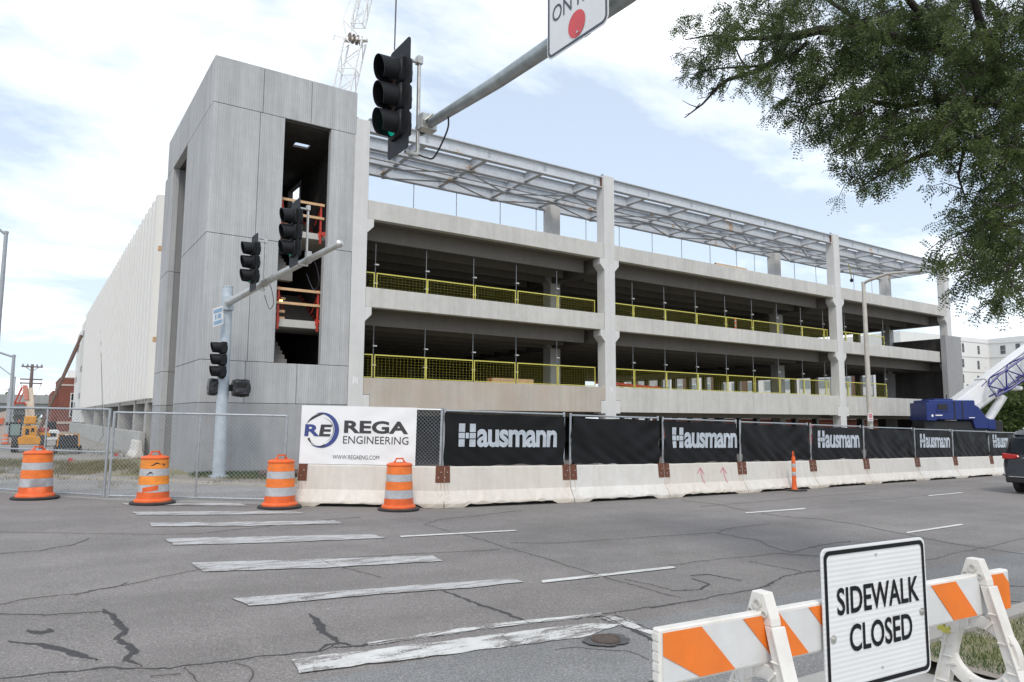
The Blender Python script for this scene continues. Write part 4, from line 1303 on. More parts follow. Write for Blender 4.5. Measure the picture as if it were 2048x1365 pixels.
MB().lathe([(.09, .04), (.075, .08), (.06, .24), (.06, .40)], n=16).build('lower_tube', orange, t, smooth=True, local=True)
for (a, b, mt) in ((.40, .50, white_sheet), (.50, .62, orange_hi), (.62, .72, white_sheet)):
    MB().lathe([(.056, a), (.058, a + .005), (.058, b - .005), (.056, b)], n=16).build('band', mt, t, smooth=True, local=True)
MB().lathe([(.055, .72), (.055, .86), (.045, .90), (.001, .91)], n=16).build('upper_tube', orange, t, smooth=True, local=True)
MB().tube([(-.025, 0, .89), (-.03, 0, 1.0), (0, 0, 1.04), (.03, 0, 1.0), (.025, 0, .89)], .013, 8).build('handle', orange, t, smooth=True, local=True)

# ================================================================== TRAFFIC SIGNALS
def signal_head(name, label, loc, plate_on=True, bracket=True, tilt=0.0):
    """faces -x; origin at the middle of the head"""
    t = thing(name, label, 'traffic light', loc, tilt, 'three-lamp traffic signals')
    for k, zc_ in enumerate((.355, 0, -.355)):
        h = MB().box(-.09, .10, -.17, .17, zc_ - .172, zc_ + .172).build('housing', black_sig, t, bevel=.03, local=True, smooth=True)
        MB().lathe([(.001, .06), (.10, .055), (.14, .02), (.145, -.0)], (.07, 0, zc_), 14, axis='x').build('rear_dome', black_sig, t, smooth=True, local=True)
        n = 22
        m = MB()
        a0 = rad(-62); a1 = rad(242)
        for j in range(n + 1):
            an = a0 + (a1 - a0) * j / n
            cut = .215 + .04 * math.sin(an)
            for (rr, xx) in ((.165, -.09), (.158, -.09 - cut), (.150, -.09 - cut), (.155, -.09)):
                m.v.append((xx, rr * math.cos(an), zc_ + rr * math.sin(an)))
        for j in range(n):
            for q in range(3):
                m.f.append((j * 4 + q, (j + 1) * 4 + q, (j + 1) * 4 + q + 1, j * 4 + q + 1)); m.m.append(0)
        vis = m.build('visor', black_sig, t, smooth=True, local=True)
        lens = lens_green if k == 2 else lens_dark
        m = MB().lathe([(.001, -.125), (.07, -.12), (.12, -.108), (.150, -.092)], (0, 0, zc_), 20, axis='x')
        m.build('green_lens' if k == 2 else 'lens', lens, vis, smooth=True, local=True)
    if plate_on:
        w, hh, r = .31, .735, .07
        pl = []
        for (sx, sy, a) in ((1, 1, 0), (-1, 1, 90), (-1, -1, 180), (1, -1, 270)):
            for q in range(5):
                an = rad(a + 22.5 * q)
                pl.append((sx * (w - r) + r * math.cos(an), sy * (hh - r) + r * math.sin(an)))
        MB().prism(pl, -.02, -.012, 'x').build('backplate', black_plate, t, local=True)
    if bracket:
        m = MB().tube([(.26, 0, -.68), (.26, 0, .66)], .026, 10)
        m.build('bracket_tube', alu, t, smooth=True, local=True)
        m = MB().box(.08, .30, -.025, .025, -.70, -.655).box(.08, .30, -.025, .025, .56, .595).box(.22, .30, -.045, .045, .55, .66)
        m.build('bracket_arm', alu, t, local=True, bevel=.006)
    return t
def coil(name, label, pts, r=.012):
    pts = [Vector(p) for p in pts]
    fine = []
    for i in range(len(pts) - 1):
        p0, p1, p2, p3 = pts[max(i - 1, 0)], pts[i], pts[i + 1], pts[min(i + 2, len(pts) - 1)]
        for k in range(7):
            t_ = k / 7
            fine.append(.5 * (2 * p1 + (p2 - p0) * t_ + (2 * p0 - 5 * p1 + 4 * p2 - p3) * t_ ** 2 + (3 * p1 - p0 - 3 * p2 + p3) * t_ ** 3))
    o = MB().tube(fine + [pts[-1]], r, 6).build(name, dark_metal, None, smooth=True)
    return tag(o, label, 'cable')

# near mast arm reaching in from the right, over the road
AX = 4.11
mast = thing('near_mast_arm', 'thick grey signal mast arm crossing the top of the view', 'mast arm', (AX, -3.4, G(AX)))
tipz = z_(3.82)
pts = [(AX, -3.2, z_(3.86)), (AX, 1.5, z_(3.73)), (AX, 4.36, z_(3.69)), (AX, 6.4, z_(3.73)), (AX, 8.30, z_(3.83))]
MB().tube(pts, [.13, .108, .090, .077, .060], 18).build('arm', arm_mat, mast, smooth=True)
MB().lathe([(.068, 0), (.078, .01), (.078, .05), (.001, .075)], (AX, 8.28, tipz), 16, axis='y').build('end_cap', arm_mat, mast, smooth=True)
MB().tube([(AX, -3.4, G(AX)), (AX, -3.4, z_(4.6))], [.19, .14], 18).build('pole', pole_mat, mast, smooth=True)
sc_ = Vector((3.74, 8.17, z_(4.09)))
signal_head('near_traffic_signal', 'large black traffic light with green lens hanging in front of the garage roof', sc_)
cl = MB()
cl.box(sc_.x + .24, AX + .10, 8.02, 8.16, tipz - .10, tipz + .12); cl.build('signal_clamp', alu, mast, bevel=.015)
MB().tube([(AX - .09, 8.05, tipz - .09), (AX - .1, 8.0, tipz + .0), (AX, 7.98, tipz + .1), (AX + .1, 8.02, tipz)], .02, 8).build('strap_clamp', alu, mast, smooth=True)
P0 = Vector((AX - .0, 7.55, tipz - .08)); P1 = Vector((sc_.x + .27, 8.14, sc_.z - .69))
coil('signal_drip_cable', 'thin black cable looping from the near mast arm to its signal', [P0, P0 + Vector((0, .02, -.18)), P0.lerp(P1, .45) + Vector((0, 0, -.30)), P0.lerp(P1, .75) + Vector((0, 0, -.16)), P1], .011)
a = at_depth(789, 100, 10.4); b = at_depth(795, -90, 7.8)
w_ = coil('overhead_wire', 'grey overhead wire rising from behind the near signal out of the picture', [a, a.lerp(b, .5) + Vector((0, 0, -.02)), b], .0105)
w_.data.materials[0] = galv
# sign on the near arm
sx = AX - .16
t = thing('turn_restriction_sign', 'white sign with red ball and black lettering on the near mast arm', 'sign', (sx, 4.86, z_(3.7)))
y0s, y1s, zb_, zt_ = 4.40, 5.28, z_(3.42), z_(4.36)
def rrect(y0, y1, z0, z1, r, n=5):
    pl = []
    for (cx_, cz_, a) in ((y1 - r, z1 - r, 0), (y0 + r, z1 - r, 90), (y0 + r, z0 + r, 180), (y1 - r, z0 + r, 270)):
        for q in range(n):
            an = rad(a + 90 / (n - 1) * q); pl.append((cx_ + r * math.cos(an), cz_ + r * math.sin(an)))
    return pl
def framed(mb, outer, inner, f_):
    n = len(outer); v = [f_(*p) for p in outer] + [f_(*p) for p in inner]
    mb.add(v, [(i, (i + 1) % n, n + (i + 1) % n, n + i) for i in range(n)])
def bendz(y, z): return z + .035 * math.exp(-((y - 4.95) / .22) ** 2) * max(0, 1 - (z - zb_) / .35)
m = MB().prism([(y, bendz(y, z)) for (y, z) in rrect(y0s, y1s, zb_, zt_, .075)], sx, sx + .006, 'x'); m.build('panel', sign_white, t)
m = MB(); framed(m, rrect(y0s + .014, y1s - .014, zb_ + .014, zt_ - .014, .065), rrect(y0s + .036, y1s - .036, zb_ + .036, zt_ - .036, .05), lambda y, z: (sx - .004, y, bendz(y, z)))
fy = lambda u, v: (sx - .004, y1s - u, zb_ + v)     # reads from the -x side: left is +y
text_fit(m, 'ON RED', fy, .085, .80, .355, .515, bold=.0)
text_fit(m, 'NO TURN', fy, .085, .80, .61, .77, bold=.0)
m.build('lettering', sign_navy, t, fix=False)
m = MB(); m.add([(sx - .005, 4.83 + .122 * math.cos(2 * PI * k / 32), z_(3.60) + .128 * math.sin(2 * PI * k / 32)) for k in range(32)], [tuple(range(32))]); m.build('red_ball', sign_red, t, fix=False)
MB().lathe([(.001, -.012), (.012, -.01), (.012, 0)], (sx - .006, 4.81, z_(3.51)), 8, axis='x').build('bolt', alu, t)
MB().box(sx + .008, AX, 4.82, 4.90, z_(3.55), z_(4.3)).build('bracket', alu, t)

# far signal mast in front of the stair tower
FX, FY = 4.86, 22.8
mast2 = thing('far_signal_mast', 'pale steel signal pole with a mast arm in front of the stair tower', 'signal mast', (FX, FY, G(FX)))
MB().tube([(FX, FY, G(FX)), (FX, FY, z_(3.95))], [.185, .15], 20).build('pole', pole_mat, mast2, smooth=True)
MB().lathe([(.152, 0), (.158, .01), (.158, .04), (.10, .06), (.001, .065)], (FX, FY, z_(3.93)), 20).build('cap', pole_mat, mast2, smooth=True)
MB().box(FX - .25, FX + .25, FY - .25, FY + .25, G(FX) - .02, G(FX) + .05).build('base_plate', pole_mat, mast2, bevel=.01)
armz = z_(3.50)
MB().tube([(FX, FY - .12, z_(3.44)), (FX, 18.0, z_(3.45)), (FX, 13.30, z_(3.38))], [.105, .09, .062], 14).build('arm', alu, mast2, smooth=True)
MB().lathe([(.064, -.0), (.075, -.01), (.075, -.07), (.04, -.10), (.001, -.11)], (FX, 13.32, z_(3.38)), 14, axis='y').build('end_cap', alu, mast2, smooth=True)
MB().box(FX - .16, FX + .16, FY - .24, FY - .10, z_(3.22), z_(3.66)).build('arm_flange', pole_mat, mast2, bevel=.01)
_h1 = at_X(509, 526, FX - .26); _h2 = at_X(591, 467, FX - .26)
for (yy, hz_, lab) in ((_h1.y, _h1.z, 'black traffic light on the far mast arm, nearer its pole'), (_h2.y, _h2.z, 'black traffic light near the free end of the far mast arm')):
    h = signal_head('mast_arm_signal', lab, (FX - .26, yy, hz_))
    MB().box(FX - .02, FX + .10, yy - .06, yy + .06, z_(3.36), z_(3.62)).build('signal_clamp', alu, mast2, bevel=.01)
    q = Vector((FX + .08, yy - .1, z_(3.46)))
    coil('arm_drip_cable', 'thin black cable loop under the arm below the signal ' + ('nearer the pole' if yy == _h1.y else 'at the free end'),
         [q, q + Vector((0, -.35, -.25)), q + Vector((0, -.55, -.62)), q + Vector((0, -.2, -.72)), q + Vector((0, .3, -.3))], .009)
signal_head('pole_side_signal', 'black traffic light strapped to the side of the far signal pole', (FX - .13, FY - .33, z_(1.70)), False, False)
MB().box(FX - .16, FX - .06, FY - .40, FY - .10, z_(2.18), z_(2.24)).box(FX - .16, FX - .06, FY - .40, FY - .10, z_(1.14), z_(1.20)).build('side_bracket', black_sig, mast2)
def bagged(label, cx_, cy_, cz_, w, d_, h):
    m = MB(); n1, n2 = 22, 14
    for a in range(n2 + 1):
        ph = -PI / 2 + PI * a / n2
        for b in range(n1):
            th = 2 * PI * b / n1
            def se(c_, e): return math.copysign(abs(c_) ** e, c_)
            x = se(math.cos(ph), .35) * se(math.cos(th), .35); y = se(math.cos(ph), .35) * se(math.sin(th), .35); z = se(math.sin(ph), .45)
            k = 1 + .10 * math.sin(5 * th + 7 * ph) * math.sin(3 * th) + random.uniform(-.05, .05)
            m.v.append((cx_ + x * w / 2 * k, cy_ + y * d_ / 2 * k, cz_ + z * h / 2 * (1 + random.uniform(-.06, .06))))
    for a in range(n2):
        for b in range(n1):
            b2 = (b + 1) % n1
            m.f.append((a * n1 + b, a * n1 + b2, (a + 1) * n1 + b2, (a + 1) * n1 + b)); m.m.append(0)
    o = m.build('bagged_pedestrian_signal', plain('black_bag_plastic', (.02, .02, .022), .35, 0, .2, 8), None, fix=True)
    return tag(o, label, 'pedestrian signal', 'pedestrian signals wrapped in black plastic')
bagged('pedestrian signal wrapped in black plastic on the right of the far pole', FX + .50, FY - .05, z_(.88), .50, .40, .52)
bagged('pedestrian signal wrapped in black plastic on the left of the far pole', FX - .27, FY + .12, z_(.90), .26, .40, .50)
MB().box(FX + .14, FX + .26, FY - .08, FY - .02, z_(.78), z_(.98)).build('side_bracket', black_sig, mast2)
t = thing('street_name_sign', 'small white and blue street sign on the far signal pole', 'sign', at_Y(436, 634, 22.45))
m = MB(); sp = [at_Y(425.5, 618, 22.45), at_Y(446.5, 611, 22.45), at_Y(446.5, 648, 22.45), at_Y(425.5, 655, 22.45)]
m.add(sp + [p + Vector((0, .012, 0)) for p in sp], [(0, 1, 2, 3), (7, 6, 5, 4), (0, 4, 5, 1), (1, 5, 6, 2), (2, 6, 7, 3), (3, 7, 4, 0)]); m.build('panel', sign_white, t)
m = MB()
def sq(u, v): return sp[3].lerp(sp[2], u).lerp(sp[0].lerp(sp[1], u), v) + Vector((0, -.006, 0))
for (u0, u1, v0, v1) in ((.08, .92, .08, .28), (.08, .92, .70, .90), (.2, .36, .36, .62), (.46, .8, .36, .62)):
    m.add([sq(u0, v0), sq(u1, v0), sq(u1, v1), sq(u0, v1)], [(0, 1, 2, 3)])
m.build('blue_print', plain('street_sign_blue', (.25, .38, .52), .5), t, fix=False)

# ================================================================== BARRICADE WITH SIGN
BD = Vector((0.9957, -0.0926, 0))           # direction of the board
B0 = Vector((1.985, 1.985, 0))
bang = math.atan2(BD.y, BD.x)
bz = G(3)
bar_t = thing('barricade', 'white plastic A-frame barricade with orange striped board', 'barricade', (B0.x, B0.y, bz), bang)
BL, BT = 2.345, z_(-.77) - bz               # board length and top height
BBT = BT - .205
m = MB().box(0, BL, -.022, .022, BBT, BT); m.build('board', plastic_white, bar_t, local=True, bevel=.006)
m = MB().box(.012, BL - .012, -.0255, -.0225, BBT + .012, BT - .012); m.build('board_face', board_white, bar_t, local=True)
m = MB()
for k in range(5): m.box(-.004, .0, -.016, .016, BBT + .02 + k * .036, BBT + .044 + k * .036)
m.build('board_end_rib', plastic_white, bar_t, local=True)
sw, sh_ = .20, .20
x = .0
k = 0
pos = [-.02, .42, .84, 1.26, 1.66, 2.06]
def clipx(v): return min(max(v, .012), BL - .012)
z0, z1 = BBT + .012, BT - .012
def stripe(u):
    """band leaning down to the right; corners clipped to the board"""
    top0, top1 = u, u + .20
    sl = .17
    poly = [(top0, z1), (top0 + sl, z0), (top1 + sl, z0), (top1, z1)]
    out = []
    for lim, sgn in ((.012, 1), (BL - .012, -1)):
        src = poly if not out else out
        res = []
        for i in range(len(src)):
            a, b = src[i], src[(i + 1) % len(src)]
            ia, ib = (a[0] - lim) * sgn >= 0, (b[0] - lim) * sgn >= 0
            if ia: res.append(a)
            if ia != ib:
                tt = (lim - a[0]) / (b[0] - a[0]); res.append((lim, a[1] + (b[1] - a[1]) * tt))
        out = res
    return out
for u in (.0, .42, .80, 1.21, 1.66, 2.08):
    pl = stripe(u)
    if u == .0:
        pl = [(.012, z1), (.20, z1), (.37, z0), (.19, z0), (.012, z0 + .10)]
    if len(pl) > 2:
        MB().prism(pl, -.029, -.026, 'y').build('orange_stripe', board_orange, bar_t, local=True)
def a_frame(xc):
    """plastic end frame in the plane across the board: head, two splayed legs, round lower web"""
    th = .027
    H = BT + .075
    hw = .20                                # half spread at the foot
    m = MB()
    # head block around the board top
    m.prism([(-.032, H), (.032, H), (.066, BT - .02), (.070, BT - .05), (-.070, BT - .05), (-.066, BT - .02)], xc - th, xc + th, 'x')
    for s in (-1, 1):
        yt, yb = .062, .315
        m.prism([(s * (yt - .035), BT - .05), (s * (yt + .012), BT - .05), (s * (yb + .02), .0), (s * (yb - .05), .0)], xc - th, xc + th, 'x')
        # raised edge flanges and cross webs of the leg
        m.bar((xc, s * (yt + .012), BT - .05), (xc, s * (yb + .02), .0), th * 2 + .02, .012)
        for q in range(1, 7):
            f_ = q / 7; yy0 = (yt + (yb - yt) * f_)
            zz = (BT - .05) * (1 - f_)
            m.box(xc - th - .008, xc + th + .008, min(s * (yy0 - .04), s * (yy0 + .015)), max(s * (yy0 - .04), s * (yy0 + .015)), zz - .004, zz + .004)
    m.build('end_frame', plastic_white, bar_t, local=True, bevel=.004)
    zc_ = z_(-1.16) - bz; ro, ri = .188, .128
    m = MB(); n = 40
    for k in range(n):
        t_ = 2 * PI * k / n
        for (r, xx) in ((ro, -th + .004), (ro, th - .004), (ri + .02, th - .004), (ri, th * .6), (ri, -th * .6), (ri + .02, -th + .004)):
            m.v.append((xc + xx, r * math.cos(t_), zc_ + r * math.sin(t_)))
    for k in range(n):
        k2 = (k + 1) % n
        for j in range(6):
            j2 = (j + 1) % 6
            m.f.append((k * 6 + j, k2 * 6 + j, k2 * 6 + j2, k * 6 + j2)); m.m.append(0)
    for k in range(10):
        t_ = 2 * PI * k / 10
        c1 = Vector((xc - th, (ri + .01) * math.cos(t_), zc_ + (ri + .01) * math.sin(t_))); c2 = Vector((xc - th, ro * math.cos(t_ + .12), zc_ + ro * math.sin(t_ + .12)))
        m.bar(c1, c2, .01, .012, up=(1, 0, 0))
    m.build('ring_web', plastic_white, bar_t, local=True, smooth=True)
    m = MB().lathe([(.001, -.0), (.013, -.0), (.013, -.006), (.020, -.006), (.020, .002)], (xc - th - .003, .0, BT + .03), 12, axis='x')
    for s in (-1, 1):
        m.lathe([(.001, -.0), (.010, -.0), (.010, -.006), (.014, -.006), (.014, .002)], (xc - th - .003, s * .036, BT - .005), 10, axis='x')
    m.build('bolt_boss', plain('boss_plastic', (.58, .55, .50), .6), bar_t, local=True)
    MB().box(xc - .05, xc + .05, -.36, .36, 0.0, .05).build('foot_bar', plastic_white, bar_t, local=True, bevel=.01)
a_frame(.56)
a_frame(2.09)
# torn yellow tape round the right-hand ring
tp = [(2.045, .20 + .02 * math.sin(k), z_(-1.10) - bz + .012 * math.cos(2 * k)) for k in range(2)]
m = MB()
for k in range(7):
    t_ = 2 * PI * k / 7; t2 = 2 * PI * (k + 1) / 7
    m.bar((2.09 + .05 * math.cos(t_), .165 + .045 * math.sin(t_), z_(-1.075) - bz + .01 * math.sin(3 * t_)), (2.09 + .05 * math.cos(t2), .165 + .045 * math.sin(t2), z_(-1.075) - bz + .01 * math.sin(3 * t2)), .004, .03)
m.build('tape_wrap', plain('caution_tape', (.55, .50, .10), .5), bar_t, local=True)

# sign panel bolted to the near side of the board
sg = thing('sidewalk_closed_sign', 'white sidewalk closed sign with black border on the barricade', 'sign', (B0.x, B0.y, bz), bang)
sx0, sx1, sz0, sz1 = .862, 1.588, z_(-1.155) - bz, z_(-.545) - bz
def tiltp(u, v, lift):                       # local point on the sign face
    return (sx0 + u, -.050 - lift, sz0 + v)
SWd, SHt = sx1 - sx0, sz1 - sz0
pl = rrect(sx0, sx1, sz0, sz1, .035)
MB().prism(pl, -.050, -.044, 'y').build('panel', None or plain('sign_sheet', (.74, .74, .73), .4, 0, .03, 3, dirt=(.5, .48, .44), dirtamt=.15), sg, local=True)
nt = MATS['sign_sheet'].node_tree; N = NT(nt)
tcn = N.n('ShaderNodeTexCoord'); spn = N.n('ShaderNodeSeparateXYZ'); N.lk(tcn.outputs['Object'], spn.inputs[0])
N.lk(N.bump(N.math('SINE', N.math('MULTIPLY', spn.outputs[2], 2 * PI / .021)), .22, .0018), nt.nodes['Principled BSDF'].inputs['Normal'])
m = MB()
f3 = lambda u, v: tiltp(u, v, .003)
framed(m, [(a, b) for a, b in rrect(.012, SWd - .012, .012, SHt - .012, .030)], [(a, b) for a, b in rrect(.030, SWd - .030, .030, SHt - .030, .022)], f3)
text_fit(m, 'SIDEWALK', f3, .12 * SWd, .912 * SWd, .325, .440, bold=.018)
text_fit(m, 'CLOSED', f3, .22 * SWd, .824 * SWd, .165, .280, bold=.018)
m.build('lettering', sign_black, sg, local=True, fix=False)
m = MB()
for (u, v, r) in ((.055, .235, .017), (SWd - .05, .275, .017), (.36, .56, .005), (.37, .075, .005)):
    m.lathe([(.001, -.010), (r * .5, -.009), (r * .55, -.004), (r, -.004), (r, 0)], tiltp(u, v, .001), 16, axis='y')
m.build('bolt', alu, sg, local=True, smooth=True)
# low white plank end beside the right frame
t = thing('spare_board', 'end of a second orange and white board lying behind the right A-frame', 'board', (5.2, 1.25, G(5)))
MB().box(4.62, 5.9, 1.36, 1.40, G(5) + .18, G(5) + .38).build('board', plastic_white, t, bevel=.006)
m = MB()
for u in (4.70, 5.1, 5.5): m.prism([(u, G(5) + .37), (u + .16, G(5) + .19), (u + .34, G(5) + .19), (u + .18, G(5) + .37)], 1.352, 1.358, 'y')
m.build('orange_stripe', board_orange, t)
MB().box(4.9, 5.0, 1.30, 1.46, G(5) + .0, G(5) + .18).box(5.6, 5.7, 1.30, 1.46, G(5) + .0, G(5) + .18).build('block', plastic_white, t)

# ================================================================== MINIVAN
vx, vy = 24.4, 8.86
van = thing('minivan', 'dark grey minivan seen from behind at the right edge of the road', 'minivan', (vx, vy, G(vx)), 0.03)
van.rotation_euler = (0, .0185, .03); van.scale = (1, 1, 1.09)
# cross-sections from the tail (x=0) forward; (x, z bottom, [(half width, z), ...])
def sec(x, wl_, wb, wr, zb, zbelt, zroof, zs):
    return (x, [(wl_ * .80, zb), (wl_, zb + .14), (wl_ + .015, zs), (wb, zbelt), (wr + .05, zroof - .16), (wr - .06, zroof - .03), (wr * .5, zroof + .01), (0, zroof + .02)])
secs = [sec(.05, .86, .84, .66, .42, 1.06, 1.56, .75), sec(.0, .90, .87, .70, .38, 1.05, 1.55, .75), sec(.12, .97, .93, .74, .32, 1.06, 1.64, .78), sec(.42, .995, .96, .77, .26, 1.06, 1.72, .80), sec(1.2, 1.0, .97, .79, .24, 1.05, 1.75, .80),
        sec(2.4, 1.0, .97, .80, .24, 1.03, 1.76, .80), sec(3.4, 1.0, .96, .76, .24, 1.02, 1.68, .80), sec(4.0, .99, .95, .72, .25, 1.00, 1.20, .78), sec(4.8, .93, .86, .6, .28, .86, .95, .7), sec(5.1, .80, .74, .5, .34, .70, .78, .6)]
secs[0] = (.03, [(h * .93, z) for h, z in secs[1][1]])
m = MB(); nn = 15
for (x, pr) in secs:
    ring = [(-h, z) for h, z in pr[:-1]] + [(0, pr[-1][1])] + [(h, z) for h, z in reversed(pr[:-1])]
    for (y, z) in ring: m.v.append((x, y, z))
for i in range(len(secs) - 1):
    for j in range(nn - 1):
        m.f.append((i * nn + j, (i + 1) * nn + j, (i + 1) * nn + j + 1, i * nn + j + 1)); m.m.append(0)
    m.f.append((i * nn + nn - 1, (i + 1) * nn + nn - 1, (i + 1) * nn, i * nn)); m.m.append(0)
m.f.append(tuple(range(nn))); m.m.append(0)
m.f.append(tuple((len(secs) - 1) * nn + j for j in reversed(range(nn)))); m.m.append(0)
m.build('body', van_paint, van, smooth=True, local=True)
MB().prism([(-.76, 1.08), (.76, 1.08), (.66, 1.52), (-.66, 1.52)], -.035, .02, 'x').build('rear_window', glass_dark, van, local=True, bevel=.02)
for s in (-1, 1):
    MB().prism([(s * .95, 1.09), (s * .955, .93), (s * .66, .94), (s * .50, .99), (s * .56, 1.06)], -.045, .18, 'x').build('tail_lamp', tail_red, van, local=True, bevel=.02)
    MB().prism([(.25, 1.10), (3.3, 1.09), (2.9, 1.55), (.55, 1.58)], s * .86, s * .955, 'y').build('side_window', glass_dark, van, local=True)
    for x in (1.0, 4.05):
        w = MB().lathe([(.001, -.11), (.22, -.11), (.30, -.11), (.345, -.08), (.345, .08), (.30, .11), (.001, .11)], (x, s * .88, .345), 24, axis='y').build('wheel', rubber, van, smooth=True, local=True)
        MB().lathe([(.001, s * .115), (.20, s * .118), (.21, s * .112)], (x, s * .88, .345), 18, axis='y').build('rim', alu, w, smooth=True, local=True)
MB().box(-.03, .30, -.90, .90, .30, .46).build('lower_bumper', plain('van_black_plastic', (.015, .015, .016), .55), van, local=True, bevel=.03)
MB().box(-.045, -.02, -.80, .80, .455, .475).box(-.05, -.0, -.42, .42, .965, .99).build('chrome_strip', chrome, van, local=True)
MB().box(-.05, .02, -.27, .27, .72, .86).build('licence_plate', sign_white, van, local=True)
MB().prism([(.02, 1.60), (.40, 1.74), (.42, 1.70), (.06, 1.55)], -.62, .62, 'y').build('spoiler', van_paint, van, local=True, bevel=.01)
MB().prism([(.9, 1.76), (1.0, 1.80), (3.0, 1.80), (3.1, 1.76)], -.70, -.66, 'y').prism([(.9, 1.76), (1.0, 1.80), (3.0, 1.80), (3.1, 1.76)], .66, .70, 'y').build('roof_rail', alu, van, local=True)

# ================================================================== BLUE AND WHITE MOBILE CRANE
CO = at_depth(1905, 850, 41.0)
CO.z = G(44)
E1 = Vector((0.829, -0.559, 0)).normalized(); E2 = Vector((0.559, 0.829, 0)).normalized()
crane = thing('mobile_crane', 'blue mobile crane with thick white boom beside the garage', 'crane', CO, math.atan2(E1.y, E1.x))
def lc(px_, py_, yl=0.0):
    """point of the crane's own frame seen at a given place, yl metres behind its near side"""
    r = ray(px_, py_); rv = Vector((r[0], r[1], 0))
    sc3 = ((CO.x * E2.x + CO.y * E2.y) + yl) / rv.dot(E2)
    P = _w(r * sc3) - CO
    return Vector((P.dot(E1), yl, P.z))
def cbx(name, mat, pxa, pya, pxb, pyb, y0, y1, bev=.05):
    a = lc(pxa, pyb, y0); b = lc(pxb, pya, y0)
    return MB().box(a.x, b.x, y0, y1, min(a.z, b.z), max(a.z, b.z)).build(name, mat, crane, bevel=bev, local=True)
cbx('superstructure', blue_paint, 1858, 801, 1950, 840, 0, 1.55)
cbx('counterweight', blue_paint, 1854, 806, 1872, 842, -.10, 1.62, .03)
cbx('engine_cover', blue_paint, 1868, 798, 1906, 803, .1, 1.4, .03)
q = [lc(*p_, .1) for p_ in ((1946, 808), (1957, 815), (1977, 842), (1977, 858), (1950, 858), (1944, 838))]
MB().prism([(p.x, p.z) for p in q], .05, .5, 'y').build('boom_foot', blue_paint, crane, bevel=.03, local=True)
MB().prism([(p.x, p.z) for p in q], 1.2, 1.6, 'y').build('boom_foot', blue_paint, crane, bevel=.03, local=True)
cbx('front_deck', blue_paint, 1977, 839, 1992, 860, 0.1, 1.5)
cbx('air_intake', dark_metal, 1876, 809, 1895, 820, -.03, .1, .01)
cbx('intake_trim', blue_paint, 1873, 820.5, 1898, 823, -.06, .1, .01)
cbx('panel_joint', dark_metal, 1909, 803, 1909.6, 838, -.012, .1, 0)
cbx('panel_joint', dark_metal, 1925, 803, 1925.5, 838, -.012, .1, 0)
a = lc(1860, 850, 0); b = lc(1990, 850, 0)
MB().box(a.x - .2, b.x + .6, .2, 1.5, .75, a.z + .25).build('carrier', dark_metal, crane, bevel=.05, local=True)
for k in range(5):
    for yy in (.15, 1.5):
        MB().lathe([(.001, -.2), (.35, -.2), (.62, -.16), (.62, .16), (.35, .2), (.001, .2)], (a.x + .4 + 1.9 * k, yy, .62), 18, axis='y').build('wheel', rubber, crane, smooth=True, local=True)
m = MB()
for (pa, pb) in (((1863, 829.5), (1867, 834)), ((1871, 830), (1885, 832)), ((1938, 835), (1950, 836.5))):
    p = lc(*pa, -.12); q2 = lc(*pb, -.12); m.box(p.x, q2.x, -.125, -.115, q2.z, p.z)
m.build('white_badge', white_paint, crane, local=True)
b0, b1 = lc(1931, 810, .8), lc(2048, 723, .8)
bd = (b1 - b0).normalized(); up = Vector((-bd.z, 0, bd.x))
def boomsec(s0, s1, h, w, name, mat=white_paint):
    pa, pb = b0 + bd * s0, b0 + bd * s1
    m = MB(); v = []
    prof = [(-w / 2, -h * .15), (-w * .42, -h * .38), (-w * .2, -h * .5), (w * .2, -h * .5), (w * .42, -h * .38), (w / 2, -h * .15), (w / 2, h * .5), (-w / 2, h * .5)]
    for c_ in (pa, pb):
        for (yy, hh) in prof: v.append(c_ + Vector((0, yy, 0)) + up * hh)
    k = len(prof)
    m.add(v, [tuple(range(k)), tuple(reversed(range(k, 2 * k)))] + [(i, i + k, (i + 1) % k + k, (i + 1) % k) for i in range(k)])
    return m.build(name, mat, crane, bevel=.02, local=True)
boomsec(-.8, 9.0, 1.30, .95, 'boom_base')
boomsec(9.0, 17.0, 1.12, .82, 'boom_section')
boomsec(1.6, 1.75, 1.42, 1.05, 'boom_collar')
MB().tube([lc(1976, 840, .8), lc(2006, 793, .8)], .24, 14).build('lift_cylinder', white_paint, crane, smooth=True, local=True)
q0, q1 = lc(1977, 783, .05), lc(2048, 732, .05)
jd = (q1 - q0).normalized(); ju = Vector((-jd.z, 0, jd.x)); L = (q1 - q0).length + 6
m = MB()
cor = [(-.32, .50), (-.32, -.50), (.32, .50), (.32, -.50)]
def jp(s, c_):
    sc2 = 1.0 if s > .9 else .7 + .33 * s
    return q0 + jd * s + Vector((0, c_[0], 0)) + ju * c_[1] * sc2
for c_ in cor: m.tube([jp(0, c_), jp(.9, c_), jp(L, c_)], .062, 6)
for k in range(int(L / .7)):
    s0, s1 = k * .7, (k + 1) * .7
    for (ca, cb) in ((0, 1), (2, 3), (0, 2), (1, 3)):
        if k % 2: ca, cb = cb, ca
        m.tube([jp(s0, cor[ca]), jp(s1, cor[cb])], .040, 5)
    for (ca, cb) in ((0, 1), (2, 3)): m.tube([jp(s0, cor[ca]), jp(s0, cor[cb])], .026, 5)
m.build('lattice_jib', blue_lattice, crane, local=True)
p = lc(2024, 781, .0); p2 = lc(2040, 772, .0)
MB().box(p.x, p2.x + .2, .0, .5, p.z, p2.z).build('jib_bracket', white_paint, crane, bevel=.08, local=True)
MB().tube([lc(1914, 796, .8), lc(2000, 742, .8), lc(2100, 678, .8)], .025, 6).build('hoist_rope', dark_metal, crane, local=True)
MB().tube([lc(1893, 799, .7), lc(1893, 790, .7)], .03, 6).build('antenna', dark_metal, crane, local=True)

